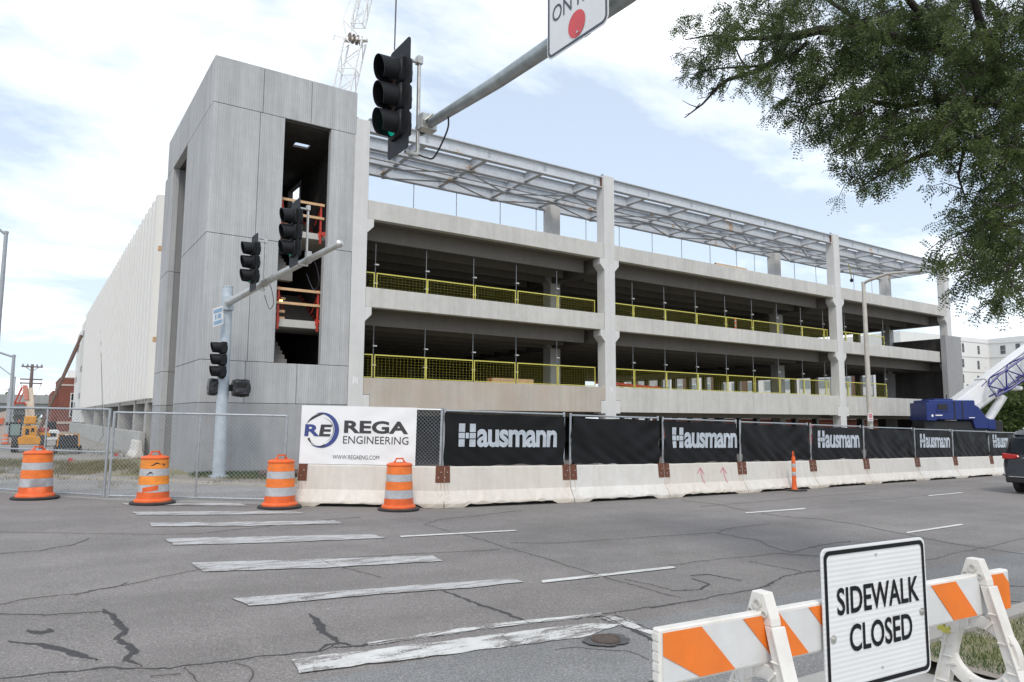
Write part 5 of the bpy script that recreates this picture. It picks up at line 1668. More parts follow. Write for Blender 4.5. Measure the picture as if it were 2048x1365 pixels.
# ================================================================== WHITE LATTICE BOOM BEHIND THE TOWER
lb = thing('lattice_crane_boom', 'white lattice crane boom rising behind the stair tower', 'crane', (18.5, 57.5, G(18)))
D = 60.0
Pb = at_depth(585, 640, D); Pt = at_depth(711, 82, D); Pu = at_depth(762, -150, D)
dirv = (Pt - Pb).normalized()
base = Pb + dirv * ((G(18) - Pb.z) / dirv.z)
side = Vector((.83, -.56, 0)); back = dirv.cross(side).normalized()
def lattice(m, A, B, wa, wb, n, r):
    d = (B - A); s_ = side; bk = d.normalized().cross(s_).normalized()
    def P(k, c_):
        f_ = k / n; w = wa + (wb - wa) * f_
        return A + d * f_ + s_ * c_[0] * w / 2 + bk * c_[1] * w / 2
    cs = [(-1, -1), (1, -1), (1, 1), (-1, 1)]
    for c_ in cs: m.tube([P(0, c_), P(n, c_)], r, 6)
    for k in range(n):
        for j in range(4):
            a, b = cs[j], cs[(j + 1) % 4]
            if k % 2: a, b = b, a
            m.tube([P(k, a), P(k + 1, b)], r * .5, 5)
            if k % 3 == 0: m.tube([P(k, a), P(k, b)], r * .5, 5)
boom_white = plain('weathered_boom_white', (.86, .855, .84), .5)
m = MB(); lattice(m, base, Pt, 1.55, 1.45, 26, .075); m.build('main_boom', boom_white, lb)
m = MB(); Pj = at_depth(716, 52, D); lattice(m, Pj, Pu, .95, 1.0, 9, .07); m.build('luffing_jib', boom_white, lb)
m = MB()
for k in range(4):
    m.lathe([(.001, -.05), (.42, -.05), (.42, .05), (.001, .05)], Pt + Vector((-.55 + .35 * k, 0, .1)), 14, axis='x')
m.build('sheave', plain('sheave_brown', (.22, .16, .13), .7), lb)
MB().bar(Pt - side * 1.0 + Vector((0, 0, .1)), Pt + side * 1.0 + Vector((0, 0, .1)), .5, .25).build('head_frame', boom_white, lb)
pp = at_depth(686, 40, D)
m = MB(); m.tube([Pt - side * .7, pp], .06, 6).tube([Pt + side * .1 + Vector((0, 0, .6)), pp], .05, 6).tube([pp, at_depth(703, -8, D)], .035, 5).tube([at_depth(703, 43, D), at_depth(720, -8, D)], .035, 5).tube([Pt - side * .4, at_depth(703, 43, D)], .05, 5)
m.tube([at_depth(668, 70, D), Pt - side * .5], .04, 5).tube([at_depth(668, 70, D), at_depth(667, 80, D)], .06, 5); m.build('pendant_rig', boom_white, lb)
MB().box(base.x - 2.5, base.x + 2.5, base.y - 2, base.y + 2, G(18), G(18) + 1.6).build('crawler_base', blue_paint, lb, bevel=.1)

# ================================================================== LAMP POST WITH SIGN, RED SIGN
lp = at_Y(1740, 840, 16.0)
lamp = thing('street_lamp', 'tan street lamp with long arm standing behind the black banners', 'street lamp', (lp.x, 16.0, G(lp.x)))
tan = plain('lamp_tan', (.50, .46, .41), .5, .1)
topz = at_Y(1736, 566, 16.0).z
MB().tube([(lp.x, 16, G(lp.x)), (lp.x, 16, topz)], [.115, .075], 14).build('pole', tan, lamp, smooth=True)
e = at_X(1828, 543, lp.x)
MB().tube([(lp.x, 16, topz - .08), (lp.x, 15.85, topz), ((lp.x), (16 + e.y) / 2, (topz + e.z) / 2 + .12), e], [.06, .06, .05, .045], 10).build('arm', tan, lamp, smooth=True)
MB().box(e.x - .14, e.x + .14, e.y - .30, e.y + .25, e.z - .07, e.z + .06).build('lamp_head', plain('lamp_grey', (.4, .39, .38), .5), lamp, bevel=.03)
t = thing('parking_sign', 'small white sign with red print strapped to the tan lamp post', 'sign', (lp.x, 15.85, z_(.1)))
a = at_Y(1735, 826, 15.85); b = at_Y(1746, 843, 15.85)
MB().box(a.x, b.x, 15.84, 15.85, b.z, a.z).build('panel', sign_white, t)
m = MB(); w = b.x - a.x; h = a.z - b.z
for (u0, u1, v0, v1) in ((.12, .88, .78, .88), (.2, .8, .42, .5), (.15, .85, .16, .24), (.12, .3, .55, .7), (.4, .85, .55, .7)): m.box(a.x + w * u0, a.x + w * u1, 15.832, 15.836, b.z + h * v0, b.z + h * v1)
m.build('red_print', sign_red, t)
t = thing('red_marker_post', 'red and white sign post in the gap between two black banners', 'sign', (at_Y(1623, 900, 13.75).x, 13.75, z_(-.9)))
a = at_Y(1620, 849, 13.75); b = at_Y(1628, 925, 13.75)
MB().box(a.x, a.x + .20, 13.74, 13.76, b.z, a.z).build('panel', sign_red, t)
m = MB().box(a.x + .03, a.x + .17, 13.725, 13.732, a.z - .32, a.z - .10); fz = lambda u, v: (a.x + .03 + u, 13.724, a.z - .32 + v)
m.build('white_patch', sign_white, t)
m = MB(); text_fit(m, 'E', lambda u, v: (a.x + .05 + u, 13.720, a.z - .29 + v), 0, .09, 0, .15, bold=.02); m.build('lettering', sign_red, t, fix=False)

# ================================================================== SMALL SITE THINGS BY THE TOWER
t = thing('rusty_pipe_pile', 'rusty pipes lying in the grass beside the stair tower', 'pipes', (6.6, 22.6, G(6.6)))
for k in range(3):
    y = 22.3 + .28 * k
    MB().tube([(5.9 + .1 * k, y, G(6) + .10), (8.2, y + .05, G(8) + .12)], .10 - .015 * k, 12).build('pipe', rust_brown, t, smooth=True)
t = thing('orange_stake', 'tiny orange marker stake in the grass by the rusty pipes', 'stake', (7.4, 21.9, G(7.4)))
MB().prism([(-.02, 0), (.02, 0), (.025, .2), (-.015, .22)], -.01, .01, 'y').build('stake', orange, t, local=True)
for k, (px_, py_) in enumerate(((228, 925), (135, 937))):
    p = ground_at(px_, py_)
    t = thing('red_marker_flag', 'small red flag on a wire in the %s' % ('grass by the fence post' if k == 0 else 'verge left of it'), 'flag', (p.x, p.y, G(p.x)))
    MB().tube([(0, 0, 0), (0, 0, .32)], .006, 5).build('wire', dark_metal, t, local=True)
    MB().prism([(0, .22), (.14, .25), (.12, .34), (0, .32)], -.002, .002, 'y').build('flag', sign_red, t, local=True)
m = MB().box(4.0, 4.6, 33.95, 34.05, G(4), G(4) + .1)
t = thing('concrete_block_end', 'short white concrete barrier end by the side wall', 'barrier', (3.95, 34.6, G(4)))
MB().prism([(3.86, G(4)), (4.30, G(4)), (4.20, G(4) + .3), (4.16, G(4) + .72), (4.04, G(4) + .72), (3.99, G(4) + .3)], 34.4, 37.0, 'y').build('body', barrier_mat, t, bevel=.015)

# ================================================================== LEFT BACKGROUND
gp_ = ground_at(55, 905)
tele = thing('telehandler', 'yellow telehandler seen from behind with its boom raised', 'telehandler', (gp_.x, gp_.y, G(gp_.x)), 0.0)
tele.scale = (.66, .66, .66)
for (x, s) in ((-.78, 1), (.88, 1)):
    w = MB().lathe([(.001, -.22), (.30, -.22), (.56, -.20), (.60, -.12), (.60, .12), (.56, .20), (.30, .22), (.001, .22)], (x, 0, .60), 20, axis='x').build('wheel', rubber, tele, smooth=True, local=True)
    MB().lathe([(.001, -.23), (.26, -.235), (.28, -.22)], (x, 0, .60), 16, axis='x').build('rim', tele_yellow, w, smooth=True, local=True)
    m = MB().lathe([(.001, -.2), (.50, -.2), (.55, -.12), (.55, .12), (.50, .2), (.001, .2)], (x, 2.4, .55), 18, axis='x').build('wheel', rubber, tele, smooth=True, local=True)
MB().prism([(-.62, .55), (.72, .55), (.78, .72), (.70, 1.05), (.42, 1.15), (-.32, 1.15), (-.60, 1.05), (-.68, .72)], -.55, -.15, 'y').build('counterweight', tele_yellow, tele, local=True, bevel=.05)
MB().box(-.42, .48, -.35, 2.6, .75, 1.25).build('chassis', dark_metal, tele, local=True, bevel=.04)
MB().prism([(-.38, 1.12), (.46, 1.12), (.46, 1.85), (-.38, 1.85)], -.5, .1, 'y').build('rear_tower', tele_yellow, tele, local=True, bevel=.03)
MB().box(-.22, .0, -.52, -.45, 1.25, 1.65).box(.10, .30, -.52, -.45, 1.45, 1.70).build('rear_grille', dark_metal, tele, local=True)
MB().prism([(-.36, 1.98), (.36, 1.98), (.40, 2.55), (-.32, 2.55)], -.55, .05, 'y').build('boom_pivot', tele_yellow, tele, local=True, bevel=.06)
cab = MB().prism([(-1.18, 1.05), (-.46, 1.05), (-.44, 2.0), (-.50, 2.12), (-1.15, 2.12), (-1.2, 2.0)], -.1, 1.3, 'y').build('cab', dark_metal, tele, local=True, bevel=.03)
MB().prism([(-1.10, 1.2), (-.54, 1.2), (-.52, 1.98), (-1.12, 1.98)], -.13, -.105, 'y').build('cab_window', plain('tinted_cab_glass', (.22, .30, .28), .2), cab, local=True)
MB().prism([(-.28, 2.35), (.30, 2.35), (.05, 4.6), (-.42, 4.5)], .3, .9, 'y').build('boom', tele_cream, tele, local=True, bevel=.03)
MB().prism([(-.42, 3.7), (-.15, 3.7), (-.30, 4.75), (-.62, 4.75)], .2, .9, 'y').build('boom_head', plain('faded_red', (.60, .25, .19), .55), tele, local=True, bevel=.03)
m = MB().bar((-.62, .5, 4.6), (-.98, .5, 3.45), .1, .12).bar((-.98, .5, 3.45), (-.35, .5, 3.5), .1, .12).bar((-.5, .5, 4.3), (-.75, .5, 3.45), .06, .08).bar((-.98, .5, 3.4), (-.98, -.2, 3.35), .1, .1).bar((-.35, .5, 3.45), (-.35, -.2, 3.35), .1, .1)
m.build('fork_carriage', tele_red, tele, local=True)
MB().prism([(.5, 1.15), (1.35, 1.05), (1.25, 1.35), (.55, 1.75)], .0, 1.6, 'y').build('engine_cover', tele_yellow, tele, local=True, bevel=.05)
MB().box(.55, 1.2, -.05, .05, 1.45, 1.72).build('hose_bundle', tele_red, tele, local=True, bevel=.03)
MB().lathe([(.001, 0), (.06, 0), (.05, .16), (.001, .18)], (-.62, .3, 2.12), 10).build('beacon', orange, tele, smooth=True, local=True)
m = MB().box(-1.4, -1.25, -.1, -.04, 1.9, 2.12).bar((-1.3, -.05, 1.95), (-1.1, .1, 1.95), .03, .03).box(1.15, 1.32, -.1, -.04, 1.85, 2.02).bar((1.15, -.05, 1.9), (.8, .1, 1.6), .03, .03)
m.build('mirror', dark_metal, tele, local=True)

gg = ground_at(135, 908)
gen = thing('towable_machine', 'black towable machine with yellow frame standing on the grass', 'machine', (gg.x, gg.y, G(gg.x)))
gen.scale = (.60, .60, .60)
for x in (-.80, .80):
    MB().lathe([(.001, -.12), (.22, -.12), (.33, -.09), (.33, .09), (.22, .12), (.001, .12)], (x, .3, .33), 18, axis='x').build('wheel', rubber, gen, smooth=True, local=True)
MB().prism([(-.66, .55), (.66, .55), (.60, 1.42), (-.58, 1.42)], -.1, 1.0, 'y').build('hopper', plain('machine_charcoal', (.045, .047, .05), .6), gen, local=True, bevel=.03)
m = MB()
for s in (-1, 1): m.bar((s * .72, -.14, .55), (s * .66, -.14, 1.52), .07, .07)
m.bar((-.68, -.14, 1.50), (.68, -.14, 1.50), .07, .07); m.build('frame', tele_yellow, gen, local=True)
m = MB()
for k in range(6): m.box(-.60 + .015 * k, .60 - .015 * k, -.125, -.105, .64 + .12 * k, .66 + .12 * k)
m.build('grate_bar', dark_metal, gen, local=True)
MB().box(-.25, -.02, -.19, -.17, 1.40, 1.50).box(.12, .26, -.19, -.17, 1.40, 1.50).build('sticker', sign_white, gen, local=True)
MB().box(-.70, .70, -.05, .7, .38, .56).bar((-.7, -.1, .30), (.7, -.1, .30), .05, .05).build('undercarriage', dark_metal, gen, local=True)

p = ground_at(101, 893)
sk = thing('skid_loader', 'small white skid loader between the yellow machine and the black one', 'loader', (p.x, p.y, G(p.x)))
sk.scale = (.75, .75, .75)
MB().prism([(-.55, .45), (.45, .45), (.55, 1.1), (.35, 1.25), (-.45, 1.25)], -.4, .9, 'y').build('body', white_paint, sk, local=True, bevel=.06)
MB().prism([(-.35, 1.25), (.30, 1.25), (.22, 1.85), (-.30, 1.85)], -.1, .9, 'y').build('cab', dark_metal, sk, local=True, bevel=.04)
MB().box(-.42, .3, -.45, -.41, .75, 1.0).build('grille', dark_metal, sk, local=True)
m = MB()
for (x, y) in ((-.55, -.1), (.5, -.1), (-.55, .8), (.5, .8)): m.lathe([(.001, -.14), (.36, -.14), (.36, .14), (.001, .14)], (x, y, .36), 14, axis='x')
m.build('wheel', rubber, sk, local=True, smooth=True)

# diagonal brown braces holding the side wall
for k, (dy, lab) in enumerate(((0, 'long brown steel brace leaning on the white side wall, front one'), (2.5, 'thin brown steel brace just behind the front brace'))):
    t = thing('wall_brace', lab, 'brace', (.95, 78 + dy, G(1)), group='braces against the side wall')
    MB().tube([(.95, 78 + dy, G(1) + .05), (4.22, 86.8 + dy * 1.3, z_(8.35 - .7 * k))], .16 if k == 0 else .10, 8).build('tube', rust_brown, t)
    MB().box(.7, 1.2, 77.6 + dy, 78.4 + dy, G(1), G(1) + .25).build('foot', ramp_conc, t)

bb = thing('brick_building', 'red brick building with pale stone bands at the end of the side wall', 'building', (6, 98, G(4)))
def bx(parent, name, mat, x0, x1, y0, y1, z0, z1): return MB().box(x0, x1, y0, y1, z0, z1).build(name, mat, parent)
zt = z_(4.45)
bx(bb, 'wall', brick, 3.05, 16, 99, 116, G(4) - 4, zt)
bx(bb, 'side_block', brick, 2.4, 8, 100.5, 116.5, G(4) - 4, z_(3.0))
bx(bb, 'stone_band', limestone, 3.0, 16.05, 98.95, 116.05, z_(3.55), z_(3.75))
bx(bb, 'coping', limestone, 3.0, 16.05, 98.95, 116.05, zt, zt + .12)
bx(bb, 'stone_band', limestone, 2.98, 16.05, 98.9, 99.05, z_(-.9), z_(-.6))
for k in range(3):
    w = bx(bb, 'window', plain('window_frame_white', (.7, .7, .68), .5), 4.15, 5.2, 98.92, 99.06, z_(-.1 + .95 * k), z_(.82 + .95 * k))
    bx(w, 'pane', glass_dark, 4.25, 5.1, 98.88, 98.95, z_(-.02 + .95 * k), z_(.74 + .95 * k))
bx(bb, 'roof_unit', hotel_white, 4.0, 6.5, 103, 106, zt, z_(5.6))

vd = thing('highway_viaduct', 'grey concrete highway viaduct crossing the far left background', 'viaduct', (-20, 185, G(0)))
bx(vd, 'deck', far_conc, -160, 5.0, 180, 192, z_(1.6), z_(3.1))
bx(vd, 'parapet', far_conc, -160, 5.0, 179.6, 180.0, z_(2.6), z_(4.4))
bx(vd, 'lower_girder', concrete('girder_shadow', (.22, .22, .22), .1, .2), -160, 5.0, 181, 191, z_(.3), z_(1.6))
for k in range(9):
    bx(vd, 'pier', far_conc, -2.0 - 14 * k, -.4 - 14 * k, 184, 187, G(0) - .2, z_(.35))
for k in range(3):
    bx(vd, 'pier', far_conc, 1.0 + 1.9 * k, 1.5 + 1.9 * k, 184, 187, G(0) - .2, z_(.35))

def util_pole(px_, pytop, Y, label):
    b = at_Y(px_, pytop, Y); x = b.x
    t = thing('utility_pole', label, 'utility pole', (x, Y, G(x)))
    MB().tube([(x, Y, G(x)), (x, Y, b.z)], [.30, .17], 10).build('pole', wood_pole, t, smooth=True)
    s = Y / 110.0
    for (dz, w) in ((.25, 1.15), (1.85, 1.2), (2.35, 1.2)):
        MB().box(x - w * s, x + w * s, Y - .2, Y + .1, b.z - dz * s - .16 * s, b.z - dz * s).build('crossarm', wood_pole, t)
    m = MB()
    for dx in (-1.0, -.5, .5, 1.0):
        m.lathe([(.09, 0), (.12, .12), (.06, .3)], (x + dx * s, Y, b.z - .25 * s), 8)
    m.build('insulator', plain('insulator_grey', (.3, .3, .32), .3), t)
    m = MB()
    for (sx_) in (-1, 1):
        m.bar((x, Y - .1, b.z - .9 * s), (x + sx_ * .75 * s, Y - .1, b.z - .35 * s), .05, .08)
        m.tube([(x + sx_ * 1.1 * s, Y, b.z - 2.3 * s), (x + sx_ * .9 * s, Y, b.z - 3.3 * s), (x + sx_ * .35 * s, Y, b.z - 4.2 * s), (x + sx_ * .4 * s, Y, b.z - 7.0 * s)], .035, 5)
    m.build('brace_and_lead', wood_pole, t)
util_pole(65, 729, 112, 'brown wooden utility pole with crossarms beyond the yellow machine')
def st_lamp(px_, pytop, Y, arm, label, r=.11):
    b = at_Y(px_, pytop, Y); x = b.x
    t = thing('roadside_lamp', label, 'street lamp', (x, Y, G(x)), group='grey street lamps along the side street')
    MB().tube([(x, Y, G(x)), (x, Y, b.z)], [r * 1.25, r * .8], 10).build('pole', plain('lamp_pole_grey', (.36, .38, .40), .5, .2), t, smooth=True)
    e = at_Y(arm[0], arm[1], Y)
    MB().tube([(x, Y, b.z - .12), e], r * .55, 8).build('arm', MATS['lamp_pole_grey'], t, smooth=True)
    MB().box(e.x - .5, e.x + .1, Y - .15, Y + .15, e.z - .08, e.z + .08).build('lamp_head', MATS['lamp_pole_grey'], t, bevel=.03)
    MB().lathe([(r * .8, 0), (r * .95, .02), (r * .95, .12), (.001, .16)], (x, Y, b.z - .05), 10).build('cap', MATS['lamp_pole_grey'], t, smooth=True)
st_lamp(12.5, 466, 42, (-14, 448), 'tall grey street lamp cut by the left edge of the picture', .11)
st_lamp(28, 712, 72, (-5, 704), 'grey street lamp with short arm behind the yellow machine', .15)
st_lamp(30.5, 755, 130, (-8, 728), 'thin far street lamp with slanting arm by the left edge', .12)
st_lamp(17.5, 778, 150, (-6, 778), 'distant gantry post at the left edge of the picture', .10)
p = ground_at(11, 889)
far_bar = barrel((p.x, p.y, G(p.x)), 'far orange barrel left of the yellow machine, at the picture edge', scale=.62)
t = thing('sandy_bank', 'pale orange construction board at the far left edge', 'board', (-2.6, 60, G(0)))
q = [at_Y(*c_, 60) for c_ in ((-20, 830), (14, 822), (6, 888), (-20, 905))]
m = MB().prism([(v.x, v.z) for v in q], 60, 60.15, 'y'); m.build('panel', plain('pale_plywood', (.52, .42, .36), .8), t)
q = [at_Y(*c_, 59.95) for c_ in ((-4, 838), (8, 836), (6, 848), (-4, 850))]
MB().prism([(v.x, v.z) for v in q], 59.9, 59.97, 'y').build('orange_patch', orange, t)

# ================================================================== RIGHT BACKGROUND
hotel = thing('white_hotel', 'tall white building with small dark windows at the right', 'building', (150, 66, G(75)))
H0 = at_depth(1800, 662, 140); H1 = at_depth(1976, 679, 150); H2 = at_depth(2130, 663, 135)
def wall_seg(A, B, ztA, ztB, thick, name):
    d = Vector((B.x - A.x, B.y - A.y, 0)).normalized(); nn_ = Vector((-d.y, d.x, 0))
    if nn_.dot(Vector((A.x, A.y, 0))) < 0: nn_ = -nn_
    v = []
    for (P, zt_) in ((A, ztA), (B, ztB)):
        for o_ in (Vector((0, 0, 0)), nn_ * thick):
            v += [(P.x + o_.x, P.y + o_.y, G(75) - 1), (P.x + o_.x, P.y + o_.y, zt_)]
    MB().add(v, [(0, 1, 5, 4), (2, 6, 7, 3), (1, 3, 7, 5), (0, 2, 3, 1), (4, 5, 7, 6), (0, 4, 6, 2)]).build(name, hotel_white, hotel)
    return d, nn_
zt_h = (H0.z + H1.z + H2.z) / 3
d1, n1 = wall_seg(H0, H1, H0.z, H1.z, 18, 'wing_wall')
d2, n2 = wall_seg(H1, H2, H1.z, H2.z, 18, 'wing_wall')
def on_wall(px_, py_, A, nn_):
    r = ray(px_, py_); s = (A.x * nn_.x + A.y * nn_.y) / (r[0] * nn_.x + r[1] * nn_.y); return _w(r * s)
def hotel_window(x0, x1, y0, y1, A, nn_, d):
    a = on_wall(x0, y0, A, nn_); b = on_wall(x1, y1, A, nn_)
    off = nn_ * -.03; dd = (b - a); 
    m = MB(); p = [Vector((a.x, a.y, a.z)), Vector((b.x, b.y, a.z)), Vector((b.x, b.y, b.z)), Vector((a.x, a.y, b.z))]
    f = [v + nn_ * -.04 for v in p]; g_ = [v + nn_ * .1 for v in p]
    m.add(f + g_, [(0, 1, 2, 3), (7, 6, 5, 4), (0, 4, 5, 1), (1, 5, 6, 2), (2, 6, 7, 3), (3, 7, 4, 0)])
    w = m.build('window', window_glass, hotel)
    m = MB(); m.bar(f[0].lerp(f[3], .55) + nn_ * -.03, f[1].lerp(f[2], .55) + nn_ * -.03, .1, .12); m.build('mullion', plain('window_bar', (.35, .34, .33), .6), w)
for (x, ys) in ((1926, ((687, 705), (718, 735), (749, 766), (780, 797))), (1957, ((692, 709), (722, 739), (752, 769)))):
    for (y0, y1) in ys: hotel_window(x - 2.6, x + 2.6, y0, y1, H0, n1, d1)
for (x, w_, ys) in ((2006, 5.5, ((692, 708), (722, 738), (752, 768))), (1990.5, 1.2, ((731, 737),)), (2036, 5, ((688, 705), (720, 737), (752, 769)))):
    for (y0, y1) in ys: hotel_window(x - w_, x + w_, y0, y1, H1, n2, d2)
m = MB()
for (A, B, ya, yb, nn_, x0, x1) in ((H0, H1, 680, 688, n1, 1902, 1975), (H1, H2, 688, 683, n2, 1977, 2060), (H0, H1, 712, 716, n1, 1902, 1975), (H1, H2, 716, 713, n2, 1977, 2060), (H0, H1, 742, 746, n1, 1902, 1975), (H1, H2, 746, 744, n2, 1977, 2060)):
    m.bar(on_wall(x0, ya, A, nn_) + nn_ * -.02, on_wall(x1, yb, A, nn_) + nn_ * -.02, .1, .14)
m.build('storey_line', plain('stucco_joint', (.55, .54, .52), .8), hotel)

ob = thing('office_building', 'grey and brown windowed building seen through the open garage decks', 'building', (92, 60, G(75)))
bx(ob, 'wall', concrete('office_wall', (.42, .42, .43), .05, .05), 86, 100, 47, 96, G(75) - .5, z_(8.3))
for k in range(17):
    y = 47.2 + 2.8 * k
    bx(ob, 'brown_pier' if k % 2 else 'grey_pier', brown_clad if k % 2 else hotel_white, 85.7, 85.98, y, y + .8, G(75) - .3, z_(8.1))
    for j in range(2):
        zb = z_(-.2 + 3.3 * j)
        w = bx(ob, 'window', plain('office_white_panel', (.66, .67, .66), .5), 85.9, 85.99, y + 1.1, y + 2.7, zb, zb + 2.4)
        bx(w, 'pane', plain('office_green_glass', (.20, .24, .25), .12, spec=.6), 85.85, 85.92, y + 1.2, y + 2.6, zb + 1.1, zb + 2.3)
lowb = thing('brick_pavilion', 'low red brick building with white roof edge seen under the garage', 'building', (68, 46, G(68)))
bx(lowb, 'wall', brick, 64, 74, 30, 64, G(68) - .5, z_(.15))
bx(lowb, 'fascia', hotel_white, 63.7, 74.2, 29.8, 64.2, z_(.12), z_(.58))
bx(lowb, 'tower_block', brick, 66, 74, 44, 60, z_(.5), z_(1.4))

# ================================================================== FOLIAGE
def leaf_cloud(name, mat, centers, normals_len, parent, kind=None):
    """centers: (N,3) leaf positions; each leaf one small rhombus with random orientation"""
    n = len(centers)
    a = rng.normal(size=(n, 3)); a /= np.linalg.norm(a, axis=1)[:, None]
    b = np.cross(a, rng.normal(size=(n, 3))); b /= np.linalg.norm(b, axis=1)[:, None]
    L = normals_len[:, None]
    v = np.empty((n, 4, 3))
    v[:, 0] = centers - a * L; v[:, 1] = centers + b * L * .5; v[:, 2] = centers + a * L; v[:, 3] = centers - b * L * .5
    me = bpy.data.meshes.new(name)
    me.vertices.add(n * 4); me.vertices.foreach_set('co', v.reshape(-1))
    me.loops.add(n * 4); me.loops.foreach_set('vertex_index', np.arange(n * 4, dtype=np.int32))
    me.polygons.add(n); me.polygons.foreach_set('loop_start', np.arange(0, n * 4, 4, dtype=np.int32)); me.polygons.foreach_set('loop_total', np.full(n, 4, dtype=np.int32))
    me.materials.append(mat); me.update(calc_edges=True); me.validate()
    o = bpy.data.objects.new(name, me); col.objects.link(o)
    if parent is not None:
        o.parent = parent; o.location = -ORIG[parent.name]
    if kind: o['kind'] = kind
    return o
def bg_tree(px_, py_base, Y, h, rx, label, name='broadleaf_tree'):
    b = at_Y(px_, 850, Y); x = b.x; g0 = G(x)
    t = thing(name, label, 'tree', (x, Y, g0), group='green trees behind the blue crane')
    tr = MB().tube([(x, Y, g0), (x + .1, Y, g0 + h * .4), (x, Y + .1, g0 + h * .7)], [.28, .2, .1], 8)
    for k in range(5):
        an = k * 1.3; tr.tube([(x, Y, g0 + h * .35), (x + rx * .6 * math.cos(an), Y + rx * .6 * math.sin(an), g0 + h * .7)], [.1, .04], 6)
    tr.build('trunk', bark, t)
    cs = []
    for k in range(46):
        d = rng.normal(size=3); d /= np.linalg.norm(d); r = rng.random() ** .4
        c_ = np.array([x, Y, g0 + h * .58]) + d * r * np.array([rx, rx, h * .42])
        n = 190
        cs.append(c_ + rng.normal(size=(n, 3)) * np.array([.55, .55, .4]) * (rx / 3.2))
    cs = np.concatenate(cs)
    leaf_cloud('crown', tree_far, cs, rng.uniform(.10, .20, len(cs)) * (rx / 3.2), t)
for k, (px_, Y, h, rx, lab) in enumerate(((1985, 30, 6.2, 3.0, 'green tree right behind the crane boom foot'), (2030, 27, 6.8, 3.2, 'green tree under the raised crane boom'), (2075, 24, 7.0, 3.4, 'green tree at the right edge behind the van'), (1960, 36, 4.5, 2.6, 'low green tree half hidden by the crane body'))):
    bg_tree(px_, 850, Y, h, rx, lab)
for k in range(9):
    x = -60 + 9 * k; 
t = thing('distant_tree_line', 'strip of dark trees beyond the viaduct at far left', 'trees', (-10, 215, G(0)), kind='stuff')
cs = []
for k in range(60):
    c_ = np.array([-60 + 1.4 * k, 215 + rng.uniform(-4, 4), 1.0 + rng.uniform(1, 4.5)])
    cs.append(c_ + rng.normal(size=(90, 3)) * np.array([1.6, 1.2, 1.0]))
cs = np.concatenate(cs); leaf_cloud('foliage', leaf, cs, rng.uniform(.3, .6, len(cs)), t)

# ---- honey locust reaching in from the right
loc_t = thing('honey_locust_tree', 'honey locust tree with drooping feathery branches over the top right', 'tree', (9.6, .2, G(9.6)))
tb = Vector((9.6, .2, G(9.6)))
fork = Vector((9.5, .6, 4.2))
br = MB()
br.tube([tb, tb.lerp(fork, .5) + Vector((.08, .05, 0)), fork, Vector((9.3, 1.2, 6.5))], [.26, .22, .18, .12], 12)
def D_(pts): return [at_depth(*q) for q in pts]
limbs = [
    ([(2300, 420, 8.2), (2140, 250, 8.0), (2000, 160, 8.0), (1880, 95, 8.0), (1760, 78, 8.2), (1640, 62, 8.4), (1580, 78, 8.5), (1545, 118, 8.5), (1528, 134, 8.5), (1500, 144, 8.6), (1462, 157, 8.7), (1430, 175, 8.8), (1408, 207, 8.9), (1369, 236, 9.0)], .085, .006),
    ([(1640, 62, 8.4), (1560, 72, 8.5), (1480, 80, 8.6), (1420, 70, 8.7), (1370, 80, 8.8)], .04, .006),
    ([(1615, 85, 8.4), (1580, 115, 8.6), (1545, 126, 8.7), (1500, 135, 8.8), (1440, 140, 9.0), (1380, 150, 9.1)], .03, .005),
    ([(1500, 144, 8.6), (1480, 120, 8.6), (1468, 90, 8.7), (1455, 70, 8.7)], .015, .004),
    ([(2140, 250, 8.0), (2020, 210, 7.6), (1900, 190, 7.6), (1800, 215, 7.8), (1720, 270, 8.0), (1660, 310, 8.2)], .06, .008),
    ([(1800, 215, 7.8), (1700, 190, 8.0), (1620, 215, 8.2), (1600, 265, 8.3)], .03, .005),
    ([(2200, 330, 8.2), (2050, 310, 7.6), (1930, 290, 7.4), (1840, 310, 7.4), (1770, 345, 7.6), (1720, 375, 7.8)], .055, .006),
    ([(2260, 420, 8.2), (2120, 430, 7.4), (2030, 450, 7.0), (1970, 480, 7.0), (1930, 520, 7.1)], .05, .006),
    ([(2120, 430, 7.4), (2060, 500, 6.9), (2020, 560, 6.8), (1995, 610, 6.9)], .03, .005),
    ([(1880, 95, 8.0), (1850, 40, 7.6), (1800, -20, 7.4)], .06, .03),
    ([(2000, 160, 8.0), (1960, 60, 7.4), (1940, -30, 7.2)], .06, .03),
    ([(1760, 78, 8.2), (1700, 30, 8.4), (1640, -10, 8.6)], .04, .02),
    ([(1930, 290, 7.4), (1920, 350, 7.3), (1935, 410, 7.2)], .02, .005),
]
for (pts, r0, r1) in limbs:
    P = D_(pts); n = len(P)
    P = [p + Vector((random.uniform(-.03, .03), random.uniform(-.03, .03), random.uniform(-.03, .03))) * (1 if 0 < i < n - 1 else 0) for i, p in enumerate(P)]
    br.tube(P, [r0 + (r1 - r0) * i / (n - 1) for i in range(n)], 8)
p = D_([(2300, 420, 8.2)])[0]
br.tube([fork, fork.lerp(p, .6) + Vector((0, 0, .2)), p], [.16, .12, .09], 10)
